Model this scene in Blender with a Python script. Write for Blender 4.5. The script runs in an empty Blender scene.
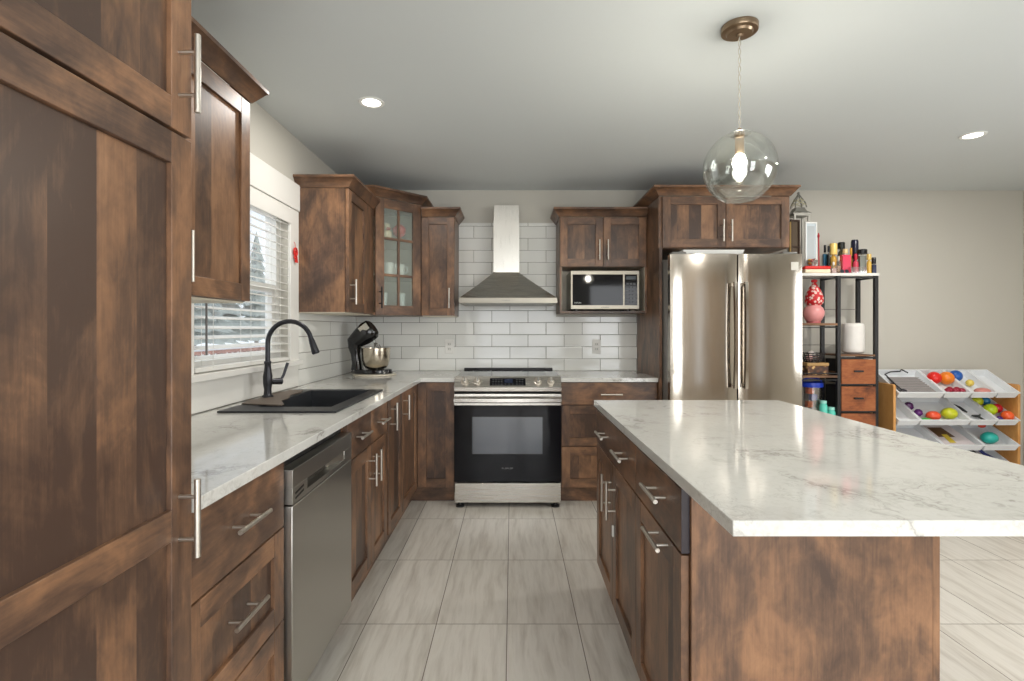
import bpy, bmesh, math, random
from mathutils import Vector, Matrix
random.seed(7)
PI = math.pi
SC = bpy.context.scene
COL = SC.collection

# ------------------------------------------------------------------ camera, world, lights, exposure
H = 1.26
cam_d = bpy.data.cameras.new('camera'); cam = bpy.data.objects.new('camera', cam_d); COL.objects.link(cam)
cam.location = (0, 0, H); cam.rotation_euler = (PI/2, 0, 0)
cam_d.sensor_width = 36; cam_d.lens = 18.0; cam_d.shift_y = -0.0112; cam_d.clip_start = 0.05
SC.camera = cam
SC.view_settings.view_transform = 'Standard'; SC.view_settings.look = 'None'
SC.view_settings.gamma = 1; SC.view_settings.use_curve_mapping = False
SC.view_settings.exposure = 0.06

WLD = bpy.data.worlds.new('overcast_sky'); SC.world = WLD; WLD.use_nodes = True
bg = WLD.node_tree.nodes['Background']; bg.inputs[0].default_value = (0.86, 0.93, 1.0, 1); bg.inputs[1].default_value = 1.5

def area(name, loc, direction, sx, sy, power, color=(1, 1, 1)):
    l = bpy.data.lights.new(name, 'AREA'); l.shape = 'RECTANGLE'; l.size = sx; l.size_y = sy; l.energy = power; l.color = color
    o = bpy.data.objects.new(name, l); COL.objects.link(o); o.location = loc
    o.rotation_euler = Vector(direction).to_track_quat('-Z', 'Y').to_euler(); return o
# daylight arriving through the glazed openings (each lamp stands outside its pane)
area('daylight_patio_door', (0.15, -1.85, 1.15), (0, 1, 0.12), 1.8, 2.0, 48, (0.97, 0.985, 1.0))
area('daylight_dining_window', (1.95, -1.85, 1.2), (0.1, 1, 0.15), 1.1, 1.9, 40, (0.97, 0.985, 1.0))
area('daylight_side_window', (4.65, 1.0, 1.35), (-1, 0.1, 0.15), 1.8, 1.4, 60, (0.97, 0.985, 1.0))
area('daylight_kitchen_window', (-2.1, 2.55, 2.85), (1, 0, -1.1), 1.0, 1.0, 22, (0.92, 0.96, 1.0))

# ------------------------------------------------------------------ mesh helpers
class Frame:
    def __init__(s, o, u, n): s.o = Vector(o); s.u = Vector(u).normalized(); s.n = Vector(n).normalized()
    def p(s, a, b, c): return s.o + s.u*a + s.n*c + Vector((0, 0, b))

class M:
    def __init__(s): s.bm = bmesh.new(); s.mats = []
    def mi(s, m):
        if m not in s.mats: s.mats.append(m)
        return s.mats.index(m)
    def face(s, vs, i):
        try:
            f = s.bm.faces.new(vs); f.material_index = i; return f
        except ValueError: return None
    def hexa(s, P, m):
        i = s.mi(m); v = [s.bm.verts.new(p) for p in P]
        for q in ((0,1,2,3),(4,5,6,7),(0,1,5,4),(1,2,6,5),(2,3,7,6),(3,0,4,7)): s.face([v[k] for k in q], i)
        return s
    def box(s, x0, x1, y0, y1, z0, z1, m):
        s.hexa([(x0,y0,z0),(x1,y0,z0),(x1,y1,z0),(x0,y1,z0),(x0,y0,z1),(x1,y0,z1),(x1,y1,z1),(x0,y1,z1)], m); return s
    def fbox(s, F, a0, a1, b0, b1, c0, c1, m):
        s.hexa([F.p(a0,b0,c0),F.p(a1,b0,c0),F.p(a1,b0,c1),F.p(a0,b0,c1),F.p(a0,b1,c0),F.p(a1,b1,c0),F.p(a1,b1,c1),F.p(a0,b1,c1)], m); return s
    def tube(s, pts, r, m, seg=10, cap=True, ref=None):
        pts = [Vector(p) for p in pts]; n = len(pts); i = s.mi(m)
        rr = r if isinstance(r, (list, tuple)) else [r]*n
        t0 = (pts[1]-pts[0]).normalized()
        side = t0.cross(Vector(ref) if ref else (Vector((0,0,1)) if abs(t0.z) < .9 else Vector((1,0,0)))).normalized()
        rings = []
        for k in range(n):
            t = (pts[min(k+1, n-1)]-pts[max(k-1, 0)]).normalized()
            side = (side - t*side.dot(t)).normalized(); up = t.cross(side)
            rings.append([s.bm.verts.new(pts[k] + (side*math.cos(2*PI*j/seg) + up*math.sin(2*PI*j/seg))*rr[k]) for j in range(seg)])
        for k in range(n-1):
            for j in range(seg):
                s.face([rings[k][j], rings[k][(j+1)%seg], rings[k+1][(j+1)%seg], rings[k+1][j]], i)
        if cap: s.face(rings[0][::-1], i); s.face(rings[-1], i)
        return s
    def cyl(s, p0, p1, r, m, seg=16, r1=None): return s.tube([p0, p1], [r, r if r1 is None else r1], m, seg)
    def lathe(s, c, prof, m, seg=24, axis=(0,0,1), close=False, sx=1, sy=1):
        c = Vector(c); i = s.mi(m); q = Vector((0,0,1)).rotation_difference(Vector(axis).normalized())
        rings = []
        for r, z in prof:
            if r < 1e-6: rings.append([s.bm.verts.new(c + q @ Vector((0,0,z)))])
            else: rings.append([s.bm.verts.new(c + q @ Vector((r*sx*math.cos(2*PI*j/seg), r*sy*math.sin(2*PI*j/seg), z))) for j in range(seg)])
        for a, b in zip(rings, rings[1:] + ([rings[0]] if close else [])):
            for j in range(seg):
                k = (j+1) % seg
                if len(a) == 1 and len(b) == 1: continue
                if len(a) == 1: s.face([a[0], b[j], b[k]], i)
                elif len(b) == 1: s.face([a[j], a[k], b[0]], i)
                else: s.face([a[j], a[k], b[k], b[j]], i)
        return s
    def ball(s, c, r, m, seg=16, sc=(1,1,1), rings=10, bump=0):
        c = Vector(c); i = s.mi(m); R = []
        for a in range(rings+1):
            th = PI*a/rings
            if a in (0, rings): R.append([s.bm.verts.new(c + Vector((0,0,r*sc[2]*math.cos(th))))]); continue
            ring = []
            for j in range(seg):
                ph = 2*PI*j/seg; k = 1 + bump*math.sin(5*ph+3*a)*math.sin(4*th)
                ring.append(s.bm.verts.new(c + Vector((r*k*sc[0]*math.sin(th)*math.cos(ph), r*k*sc[1]*math.sin(th)*math.sin(ph), r*k*sc[2]*math.cos(th)))))
            R.append(ring)
        for a, b in zip(R, R[1:]):
            for j in range(seg):
                k = (j+1) % seg
                if len(a) == 1: s.face([a[0], b[j], b[k]], i)
                elif len(b) == 1: s.face([a[j], a[k], b[0]], i)
                else: s.face([a[j], a[k], b[k], b[j]], i)
        return s
    def prism(s, poly, f0, f1, m):
        """poly: list of 2-D points, f0/f1 map a 2-D point to the two end faces"""
        i = s.mi(m); a = [s.bm.verts.new(f0(p)) for p in poly]; b = [s.bm.verts.new(f1(p)) for p in poly]
        s.face(a[::-1], i); s.face(b, i)
        for k in range(len(poly)):
            l = (k+1) % len(poly); s.face([a[k], a[l], b[l], b[k]], i)
        return s
    def cells(s, xs, ys, z0, z1, inside, m):
        i = s.mi(m); V = {}
        def v(a, b, z):
            if (a, b, z) not in V: V[(a, b, z)] = s.bm.verts.new((xs[a], ys[b], z))
            return V[(a, b, z)]
        on = lambda a, b: 0 <= a < len(xs)-1 and 0 <= b < len(ys)-1 and inside((xs[a]+xs[a+1])/2, (ys[b]+ys[b+1])/2)
        for a in range(len(xs)-1):
            for b in range(len(ys)-1):
                if not on(a, b): continue
                for z in (z0, z1): s.face([v(a,b,z), v(a+1,b,z), v(a+1,b+1,z), v(a,b+1,z)], i)
                for (da, db, e) in ((-1,0,((a,b),(a,b+1))),(1,0,((a+1,b),(a+1,b+1))),(0,-1,((a,b),(a+1,b))),(0,1,((a,b+1),(a+1,b+1)))):
                    if not on(a+da, b+db): s.face([v(*e[0],z0), v(*e[1],z0), v(*e[1],z1), v(*e[0],z1)], i)
        return s
    def sweep(s, path, prof, m, closed=False):
        """path: [(x,y)], prof: [(outward, z)] ; outward is to the right of travel"""
        i = s.mi(m); n = len(path); P = [Vector((x, y)) for x, y in path]; rings = []
        for k in range(n):
            d0 = (P[k]-P[k-1]).normalized() if (k > 0 or closed) else None
            d1 = (P[(k+1) % n]-P[k]).normalized() if (k < n-1 or closed) else None
            if d0 is None: d0 = d1
            if d1 is None: d1 = d0
            n0 = Vector((d0.y, -d0.x)); n1 = Vector((d1.y, -d1.x)); nn = (n0+n1).normalized(); nn = nn/max(.3, nn.dot(n0))
            rings.append([s.bm.verts.new((P[k].x+nn.x*o, P[k].y+nn.y*o, z)) for o, z in prof])
        L = len(prof)
        for k in range(n if closed else n-1):
            A, B = rings[k], rings[(k+1) % n]
            for j in range(L): s.face([A[j], A[(j+1)%L], B[(j+1)%L], B[j]], i)
        if not closed: s.face(rings[0], i); s.face(rings[-1][::-1], i)
        return s
        return s

def root_loc(p):
    while p and p.parent: p = p.parent
    return p.location.copy() if p else Vector((0, 0, 0))

def obj(name, m, parent=None, loc=None, bevel=0, smooth=True, label=None):
    bmesh.ops.recalc_face_normals(m.bm, faces=m.bm.faces[:])
    L = root_loc(parent) if parent else (Vector(loc) if loc is not None else Vector((0, 0, 0)))
    for v in m.bm.verts: v.co -= L
    me = bpy.data.meshes.new(name); m.bm.to_mesh(me); m.bm.free()
    for mt in m.mats: me.materials.append(mt)
    if smooth:
        for p in me.polygons: p.use_smooth = True
        me.set_sharp_from_angle(angle=math.radians(35))
    o = bpy.data.objects.new(name, me); COL.objects.link(o)
    if parent: o.parent = parent
    else: o.location = L
    if bevel:
        b = o.modifiers.new('bevel', 'BEVEL'); b.width = bevel; b.segments = 2; b.limit_method = 'ANGLE'; b.angle_limit = math.radians(50)
    if label: o['label'] = label
    return o
def tag(o, label, cat, group=None, kind=None):
    o['label'] = label; o['category'] = cat
    if group: o['group'] = group
    if kind: o['kind'] = kind
    return o
def thing(name, label, cat, loc, group=None):
    o = bpy.data.objects.new(name, None); COL.objects.link(o); o.location = loc; o.empty_display_size = .05
    return tag(o, label, cat, group)
def struct(name, m, parent=None, bevel=0):
    o = obj(name, m, parent, bevel=bevel)
    if not parent: o['kind'] = 'structure'
    return o

# ------------------------------------------------------------------ materials
class NT:
    def __init__(s, name):
        s.mat = bpy.data.materials.new(name); s.mat.use_nodes = True; s.t = s.mat.node_tree; s.b = s.t.nodes['Principled BSDF']
        s.out = s.t.nodes['Material Output']
    def n(s, typ, **kw):
        nd = s.t.nodes.new(typ)
        for k, v in kw.items(): setattr(nd, k, v)
        return nd
    def l(s, a, b): s.t.links.new(a, b)
    def _in(s, sock, v):
        if hasattr(v, 'links'): s.l(v, sock)
        elif v is not None: sock.default_value = v
    def math(s, op, a, b=None, c=None, clamp=False):
        nd = s.n('ShaderNodeMath', operation=op, use_clamp=clamp)
        s._in(nd.inputs[0], a); s._in(nd.inputs[1], b); s._in(nd.inputs[2], c); return nd.outputs[0]
    def vmath(s, op, a, b=None):
        nd = s.n('ShaderNodeVectorMath', operation=op); s._in(nd.inputs[0], a); s._in(nd.inputs[1], b); return nd.outputs[0]
    def comb(s, x, y, z):
        nd = s.n('ShaderNodeCombineXYZ'); s._in(nd.inputs[0], x); s._in(nd.inputs[1], y); s._in(nd.inputs[2], z); return nd.outputs[0]
    def sep(s, v): nd = s.n('ShaderNodeSeparateXYZ'); s.l(v, nd.inputs[0]); return nd.outputs
    def coord(s, which='Object'): return s.n('ShaderNodeTexCoord').outputs[which]
    def noise(s, v, scale, detail=3, rough=.5, dist=0):
        nd = s.n('ShaderNodeTexNoise'); s._in(nd.inputs['Vector'], v); nd.inputs['Scale'].default_value = scale
        nd.inputs['Detail'].default_value = detail; nd.inputs['Roughness'].default_value = rough; nd.inputs['Distortion'].default_value = dist
        return nd.outputs[0]
    def white(s, v): nd = s.n('ShaderNodeTexWhiteNoise', noise_dimensions='3D'); s._in(nd.inputs['Vector'], v); return nd.outputs['Value']
    def ramp(s, f, stops, interp='LINEAR'):
        nd = s.n('ShaderNodeValToRGB'); s._in(nd.inputs[0], f); e = nd.color_ramp.elements; nd.color_ramp.interpolation = interp
        while len(e) < len(stops): e.new(.5)
        for k, (p, c) in enumerate(stops): e[k].position = p; e[k].color = (*c, 1)
        return nd.outputs[0]
    def mix(s, f, a, b, mode='MIX'):
        nd = s.n('ShaderNodeMix', data_type='RGBA', blend_type=mode); s._in(nd.inputs[0], f)
        s._in(nd.inputs[6], a if hasattr(a, 'links') else (*a, 1)); s._in(nd.inputs[7], b if hasattr(b, 'links') else (*b, 1)); return nd.outputs[2]
    def bump(s, h, strength=.2, dist=.002):
        nd = s.n('ShaderNodeBump'); nd.inputs['Strength'].default_value = strength; nd.inputs['Distance'].default_value = dist
        s.l(h, nd.inputs['Height']); s.l(nd.outputs[0], s.b.inputs['Normal'])
    def set(s, **kw):
        for k, v in kw.items():
            key = {'col':'Base Color','rough':'Roughness','metal':'Metallic','spec':'Specular IOR Level','coat':'Coat Weight','trans':'Transmission Weight','alpha':'Alpha','emis':'Emission Color','es':'Emission Strength','aniso':'Anisotropic','ior':'IOR'}[k]
            if isinstance(v, tuple) and len(v) == 3: v = (*v, 1)
            s._in(s.b.inputs[key], v)
        return s.mat

def srgb(r, g, b):
    f = lambda c: (c/255/12.92) if c/255 <= .04045 else ((c/255+.055)/1.055)**2.4
    return (f(r), f(g), f(b))

def plain(name, col, rough=.5, metal=0, var=.06, scale=14, spec=.5, **kw):
    m = NT(name); n = m.noise(m.coord(), scale, 3)
    c = m.mix(n, tuple(x*(1-var) for x in col), tuple(min(1, x*(1+var)) for x in col))
    return m.set(col=c, rough=rough, metal=metal, spec=spec, **kw)

def wood(name, vertical=True, staves=False, cols=None, rough=.36, k=1.0):
    m = NT(name); co = m.coord(); rnd = m.n('ShaderNodeObjectInfo').outputs['Random']
    off = m.comb(m.math('MULTIPLY', rnd, 17.3), m.math('MULTIPLY', rnd, 9.1), m.math('MULTIPLY', rnd, 23.7))
    p = m.vmath('ADD', co, off)
    x, y, z = m.sep(p)
    st = m.math('FLOOR', m.math('DIVIDE', m.math('ADD', x, y), .088))
    sv = m.white(m.comb(st, 0, 0))
    q = m.vmath('ADD', p, m.comb(0, 0, m.math('MULTIPLY', sv, 3.7))) if staves else p
    sc = (1.0, 1.0, .5) if vertical else (.55, .55, 1.0)
    qs = m.vmath('MULTIPLY', q, sc)
    blot = m.noise(qs, 5.0, 5, .6, .8)
    mott = m.noise(qs, 22.0, 5, .65, .5)
    gs = (1, 1, .05) if vertical else (.055, .055, 1)
    grain = m.noise(m.vmath('MULTIPLY', q, gs), 170, 4, .6, .3)
    f = m.math('ADD', m.math('ADD', m.math('MULTIPLY', blot, .62), m.math('MULTIPLY', mott, .28)), m.math('MULTIPLY', grain, .14))
    f = m.math('ADD', f, m.math('MULTIPLY', m.math('SUBTRACT', rnd, .5), .05))
    if staves: f = m.math('ADD', f, m.math('MULTIPLY', m.math('SUBTRACT', sv, .62), .2))
    cols = cols or [srgb(72,55,46), srgb(98,74,58), srgb(126,93,69), srgb(152,114,84)]
    cols = [tuple(c*k for c in cc) for cc in cols]
    c = m.ramp(f, [(.40, cols[0]), (.49, cols[1]), (.57, cols[2]), (.68, cols[3])])
    m.bump(grain, .06, .001)
    return m.set(col=c, rough=rough, spec=.45)
WV = wood('stained_maple_vertical', k=1.1); WH = wood('stained_maple_horizontal', False, k=1.1); WP = wood('stained_maple_panel', True, True)
WE = wood('stained_maple_crown', False, k=1.0)
WD = plain('cabinet_gap_shadow_wood', srgb(52,36,28), .6)
PINE = wood('pine_board', True, False, [srgb(186,128,66), srgb(200,142,78), srgb(208,152,88), srgb(216,162,98)])
RUST = wood('rustic_drawer_board', False, False, [srgb(62,32,18), srgb(118,64,34), srgb(152,86,46), srgb(170,106,62)], .6)
SHELFW = wood('rustic_shelf_board', False, False, [srgb(84,58,40), srgb(112,80,56), srgb(134,98,70), srgb(150,112,84)], .6)

PAINT = plain('wall_paint', srgb(196,192,182), .75, var=.015, scale=3)
CEIL = plain('ceiling_paint', srgb(208,213,213), .85, var=.01, scale=3)
TRIMW = plain('white_trim_paint', srgb(232,230,224), .4, var=.01)
WHITE = plain('white_plastic', srgb(236,236,232), .35, var=.01)
MELA = plain('pale_cabinet_interior', srgb(222,214,196), .5, var=.03)
BLKM = plain('black_metal', srgb(34,32,32), .42, metal=.3)
BLK = plain('black_plastic', srgb(22,22,24), .3)
BLKG = NT('black_glass').set(col=(.006,.006,.008), rough=.05, spec=.22)
OVENW = NT('oven_window_glass').set(col=(.03,.036,.05), rough=.05, spec=.9, coat=.25)
GRAN = plain('black_granite_composite', srgb(40,42,46), .42, var=.3, scale=300)
NICKEL = NT('brushed_nickel').set(col=srgb(208,202,192), rough=.38, metal=1.0)
CHROME = NT('chrome').set(col=(.8,.8,.8), rough=.08, metal=1.0)

def steel(name, col, rough, axis=2, an=.6):
    m = NT(name); co = m.coord(); s = [90, 90, 90]; s[axis] = 1.2
    g = m.noise(m.vmath('MULTIPLY', co, tuple(s)), 4, 3)
    w = m.noise(co, 2.2, 1)
    r = m.math('ADD', m.math('MULTIPLY', g, .16), rough-.08)
    c = m.mix(g, tuple(x*.93 for x in col), col)
    h = m.math('ADD', m.math('MULTIPLY', w, .6), m.math('MULTIPLY', g, .01)); m.bump(h, .25, .01)
    m.set(col=c, rough=r, metal=1.0, aniso=an)
    return m.mat
STEEL = steel('stainless_fridge', srgb(184,176,165), .12, an=0)
STEELC = steel('stainless_chimney', srgb(226,222,214), .3, an=0)
STEELR = steel('stainless_satin', srgb(158,152,140), .42, 0, an=0)
STEELH = steel('stainless_range', srgb(205,200,192), .26, 0)
STEELD = steel('stainless_dishwasher', srgb(186,184,178), .32)

def counter():
    m = NT('white_quartz_grey_veins'); co = m.coord('Object')
    base = m.noise(co, 5, 5, .6); fine = m.noise(co, 60, 4, .7)
    warp = m.noise(co, 2.2, 5, .62)
    wv = m.comb(m.math('MULTIPLY', warp, .9), m.math('MULTIPLY', m.noise(m.vmath('ADD', co, (5,3,1)), 2.0, 5, .6), .9), 0)
    q = m.vmath('ADD', m.vmath('MULTIPLY', co, (1.0, .55, 1)), wv)
    v1 = m.math('ABSOLUTE', m.math('SUBTRACT', m.noise(q, 2.6, 6, .6), .5))
    v2 = m.math('ABSOLUTE', m.math('SUBTRACT', m.noise(m.vmath('ADD', q, (9,2,4)), 6.5, 5, .65), .5))
    l1 = m.ramp(v1, [(0, (1,1,1)), (.012, (.35,.35,.35)), (.035, (0,0,0))])
    l2 = m.ramp(v2, [(0, (.5,.5,.5)), (.008, (.15,.15,.15)), (.02, (0,0,0))])
    gate = m.ramp(m.noise(m.vmath('ADD', co, (3,7,2)), 3.4, 3), [(.47, (0,0,0)), (.62, (1,1,1))])
    v = m.math('MULTIPLY', m.math('MAXIMUM', l1, l2), gate)
    c = m.mix(base, srgb(204,203,197), srgb(222,221,216))
    c = m.mix(m.math('MULTIPLY', m.ramp(fine, [(.5,(0,0,0)),(.75,(1,1,1))]), .3), c, srgb(176,172,164))
    c = m.mix(m.math('MULTIPLY', v, .62), c, srgb(120,112,104))
    return m.set(col=c, rough=.08, spec=.6)
QUARTZ = counter()

def tiles(name, ax_u, ax_v, du, dv, u0, v0, grout, half, colfn, gcol, rough, bump, spec=.5):
    m = NT(name); xyz = m.sep(m.coord('Object'))
    u = m.math('DIVIDE', m.math('SUBTRACT', xyz[ax_u], u0), du); v = m.math('DIVIDE', m.math('SUBTRACT', xyz[ax_v], v0), dv)
    row = m.math('FLOOR', v)
    if half: u = m.math('ADD', u, m.math('MULTIPLY', m.math('FLOORED_MODULO', row, 2.0), .5))
    col = m.math('FLOOR', u); fu = m.math('SUBTRACT', u, col); fv = m.math('SUBTRACT', v, row)
    eu = m.math('MULTIPLY', m.math('MINIMUM', fu, m.math('SUBTRACT', 1.0, fu)), du)
    ev = m.math('MULTIPLY', m.math('MINIMUM', fv, m.math('SUBTRACT', 1.0, fv)), dv)
    e = m.math('MINIMUM', eu, ev)
    g = m.math('LESS_THAN', e, grout/2)
    rid = m.white(m.comb(col, row, 3.0))
    c = colfn(m, rid, col, row)
    m.set(col=m.mix(g, c, gcol), rough=m.mix(g, (rough,)*3, (.85,)*3), spec=spec)
    hh = m.math('MINIMUM', m.math('DIVIDE', e, grout*1.3), 1.0)
    m.bump(hh, bump, .0015)
    return m.mat
def floorcol(m, rid, col, row):
    co = m.coord('Object'); off = m.comb(m.math('MULTIPLY', rid, 31.0), m.math('MULTIPLY', rid, 17.0), 0)
    p = m.vmath('ADD', co, off)
    w = m.noise(m.vmath('MULTIPLY', p, (1.4, .8, 1)), 2.2, 3, .5)
    q = m.vmath('ADD', m.vmath('MULTIPLY', p, (1, .09, 1)), m.comb(m.math('MULTIPLY', w, .07), 0, 0))
    n = m.noise(q, 24, 5, .6)
    n2 = m.noise(q, 75, 3, .5)
    f = m.math('ADD', m.math('MULTIPLY', n, .8), m.math('MULTIPLY', n2, .2))
    c = m.ramp(f, [(.3, srgb(184,176,165)), (.44, srgb(206,200,190)), (.56, srgb(220,215,206)), (.72, srgb(210,203,192))])
    return m.mix(m.math('MULTIPLY', rid, .12), c, srgb(180,170,158))
FLOOR = tiles('porcelain_floor_tile', 0, 1, .302, .606, -.021, 2.793, .0035, False, floorcol, srgb(122,112,102), .3, .25)
def subcol(m, rid, col, row): return m.mix(rid, srgb(228,228,222), srgb(236,236,231))
def subway(name, ax, u0, du=.3045): return tiles(name, ax, 2, du, .1015, u0, .908, .0035, True, subcol, srgb(120,114,104), .1, .5)
SUBB = subway('subway_tile_back', 0, -.170); SUBL = subway('subway_tile_left', 1, 4.31, 1.22)

def clear_glass(name, gl=.1, rough=.02, tint=(1,1,1)):
    m = NT(name); t = m.n('ShaderNodeBsdfTransparent'); t.inputs[0].default_value = (*tint, 1)
    g = m.n('ShaderNodeBsdfGlossy'); g.inputs['Roughness'].default_value = rough
    lw = m.n('ShaderNodeLayerWeight'); lw.inputs['Blend'].default_value = .35
    f = m.math('ADD', m.math('MULTIPLY', lw.outputs['Facing'], .45), gl)
    mx = m.n('ShaderNodeMixShader'); m.l(f, mx.inputs[0]); m.l(t.outputs[0], mx.inputs[1]); m.l(g.outputs[0], mx.inputs[2]); m.l(mx.outputs[0], m.out.inputs[0])
    return m.mat
GLASS = clear_glass('window_glass', .03); GLOBE = clear_glass('pendant_globe_glass', .06, .03, (.96,.97,.95)); BOTTLE = clear_glass('clear_bottle_glass', .15, .05, (.9,.88,.86))
def patterned_glass():
    m = NT('textured_cabinet_glass'); m.bump(m.noise(m.coord(), 45, 3), .6, .004)
    t = m.n('ShaderNodeBsdfTransparent'); t.inputs[0].default_value = (.94,.97,.95,1)
    m.set(col=srgb(214,220,212), rough=.12, spec=.6)
    mx = m.n('ShaderNodeMixShader'); mx.inputs[0].default_value = .17; m.l(t.outputs[0], mx.inputs[1]); m.l(m.b.outputs[0], mx.inputs[2]); m.l(mx.outputs[0], m.out.inputs[0]); return m.mat
PATG = patterned_glass()
def emit(name, col, st): m = NT(name); return m.set(col=(.9,.9,.9), emis=col, es=st)
LAMP = emit('lamp_diffuser', (1, .95, .85), 9); BULB = emit('frosted_bulb', (1, .96, .9), 14)

_pc = {}
def C(r, g, b, rough=.4, metal=0):
    k = (r, g, b, rough, metal)
    if k not in _pc: _pc[k] = plain('paint_%02x%02x%02x' % (r, g, b), srgb(r, g, b), rough, metal, var=.05, scale=30)
    return _pc[k]

# ------------------------------------------------------------------ the room shell
WX, WY, CZ = -1.32, 4.32, 2.43
RX, RY = 4.31, -1.7
WY0, WY1, WZ0, WZ1 = 2.10, 3.01, 1.075, 1.955       # kitchen window opening
struct('floor', M().box(WX-.12, RX+.12, RY-.12, WY+.12, -.1, 0, FLOOR))
struct('ceiling', M().box(WX-.12, RX+.12, RY-.12, WY+.12, CZ, CZ+.1, CEIL))
struct('wall_back', M().box(WX-.12, RX+.12, WY, WY+.12, 0, CZ, PAINT))
struct('wall_left', M().box(WX-.12, WX, RY, WY0, 0, CZ, PAINT).box(WX-.12, WX, WY1, WY, 0, CZ, PAINT).box(WX-.12, WX, WY0, WY1, 0, WZ0, PAINT).box(WX-.12, WX, WY0, WY1, WZ1, CZ, PAINT))
# right wall with a window behind the frame
struct('wall_right', M().box(RX, RX+.12, RY, .1, 0, CZ, PAINT).box(RX, RX+.12, 1.9, WY, 0, CZ, PAINT).box(RX, RX+.12, .1, 1.9, 0, .65, PAINT).box(RX, RX+.12, .1, 1.9, 2.05, CZ, PAINT))
w = M(); y0, y1 = RY-.12, RY
for a, b, c, d in ((WX-.12, -.75, 0, CZ), (-.75, 1.05, 2.1, CZ), (1.05, 1.4, 0, CZ), (1.4, 2.5, 2.15, CZ), (1.4, 2.5, 0, .25), (2.5, 2.9, 0, CZ), (2.9, 4.2, 2.15, CZ), (2.9, 4.2, 0, .25), (4.2, RX+.12, 0, CZ)): w.box(a, b, y0, y1, c, d, PAINT)
struct('wall_rear', w)
def pane_frame(name, F, w_, b0, b1, mull, fw=.07, glassname='pane'):
    fr = M(); fr.fbox(F, 0, w_, b0, b0+fw, -.03, .03, TRIMW).fbox(F, 0, w_, b1-fw, b1, -.03, .03, TRIMW)
    fr.fbox(F, 0, fw, b0+fw, b1-fw, -.03, .03, TRIMW).fbox(F, w_-fw, w_, b0+fw, b1-fw, -.03, .03, TRIMW)
    for a in mull: fr.fbox(F, a-fw/2, a+fw/2, b0+fw, b1-fw, -.03, .03, TRIMW)
    o = struct(name, fr); obj(glassname, M().fbox(F, fw/2, w_-fw/2, b0+fw/2, b1-fw/2, -.003, .003, GLASS), o); return o
pane_frame('door_1', Frame((-.745, RY-.06, 0), (1,0,0), (0,1,0)), 1.79, .005, 2.095, [.895])
pane_frame('window_2', Frame((1.405, RY-.06, 0), (1,0,0), (0,1,0)), 1.09, .255, 2.145, [])
pane_frame('window_4', Frame((2.905, RY-.06, 0), (1,0,0), (0,1,0)), 1.29, .255, 2.145, [])
pane_frame('window_3', Frame((RX+.06, .105, 0), (0,1,0), (-1,0,0)), 1.79, .655, 2.045, [.895])
CURT = plain('beige_curtain', srgb(176,160,142), .9)
def curtain(xa, xb_, lb):  # unseen curtains, added so their gaps reflect as streaks on the refrigerator
    n_ = int((xb_-xa)/.03); top = [(xa+(xb_-xa)*k/n_, RY+.06+.018*math.sin(k*1.9)) for k in range(n_+1)]; pl = top+[(x_, y_+.004) for x_, y_ in reversed(top)]
    tag(obj('curtain', M().prism(pl, lambda p: (p[0], p[1], .06), lambda p: (p[0], p[1], 2.25), CURT), loc=((xa+xb_)/2, RY+.06, .06)), lb, 'curtain')
curtain(2.72, 3.02, 'added narrow beige curtain at the left of the dining window behind the camera')
curtain(3.17, 3.96, 'added wide beige curtain across the middle of the dining window behind the camera')
curtain(4.10, 4.27, 'added narrow beige curtain at the right corner of the dining window behind the camera')
# kitchen window: jambs, sash, meeting rail
wf = M(); F = Frame((WX-.075, WY0, 0), (0,1,0), (1,0,0)); W = WY1-WY0
g = .002
wf.fbox(F, g, W-g, WZ0+g, WZ0+.045, -.035, .03, TRIMW).fbox(F, g, W-g, WZ1-.045, WZ1-g, -.035, .03, TRIMW)
wf.fbox(F, g, .045, WZ0+.045, WZ1-.045, -.035, .03, TRIMW).fbox(F, W-.045, W-g, WZ0+.045, WZ1-.045, -.035, .03, TRIMW)
wf.fbox(F, .045, W-.045, 1.47, 1.515, -.03, .025, TRIMW)
wf.fbox(F, .045, .085, WZ0+.045, 1.47, -.005, .025, TRIMW).fbox(F, W-.085, W-.045, WZ0+.045, 1.47, -.005, .025, TRIMW)
win = struct('window_1', wf, bevel=.002)
obj('pane', M().fbox(F, .04, W-.04, WZ0+.04, WZ1-.04, -.012, -.008, GLASS), win)
cs = M()   # casing
cs.box(WX+.0005, WX+.018, WY1, WY1+.118, WZ0-.03, 1.975, TRIMW).box(WX+.0005, WX+.018, WY0-.118, WY0, WZ0-.03, 1.975, TRIMW)
cs.box(WX+.0005, WX+.026, WY0-.135, WY1+.118, 1.975, 2.135, TRIMW).box(WX-.07, WX+.018, WY0, WY1, 1.955, 1.975, TRIMW)
struct('trim_1', cs, bevel=.003)
ss = M().box(WX-.045, WX+.045, WY0-.118, WY1+.118, WZ0-.032, WZ0-.002, TRIMW).box(WX+.0005, WX+.016, WY0-.118, WY1+.118, .912, WZ0-.032, TRIMW)
struct('trim_2', ss, bevel=.003)
struct('baseboard_back', M().box(2.0, RX-.014, WY-.014, WY-.001, .001, .1, TRIMW), bevel=.003)
struct('baseboard_right', M().box(RX-.013, RX-.001, RY+.001, WY-.001, .001, .1, TRIMW), bevel=.003)

# subway tile
tag(obj('tile_backsplash', M().box(WX+.008, 1.052, WY-.008, WY-.0005, .9085, 1.362, SUBB).box(-.448, .370, WY-.008, WY-.0005, 1.362, 2.154, SUBB)), 'white subway tile backsplash behind the range and hood', 'backsplash')
tag(obj('tile_backsplash', M().box(WX+.0005, WX+.008, WY1+.119, WY-.008, .9085, 1.362, SUBL)), 'white subway tile backsplash between window and corner, behind the mixer', 'backsplash')

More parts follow.
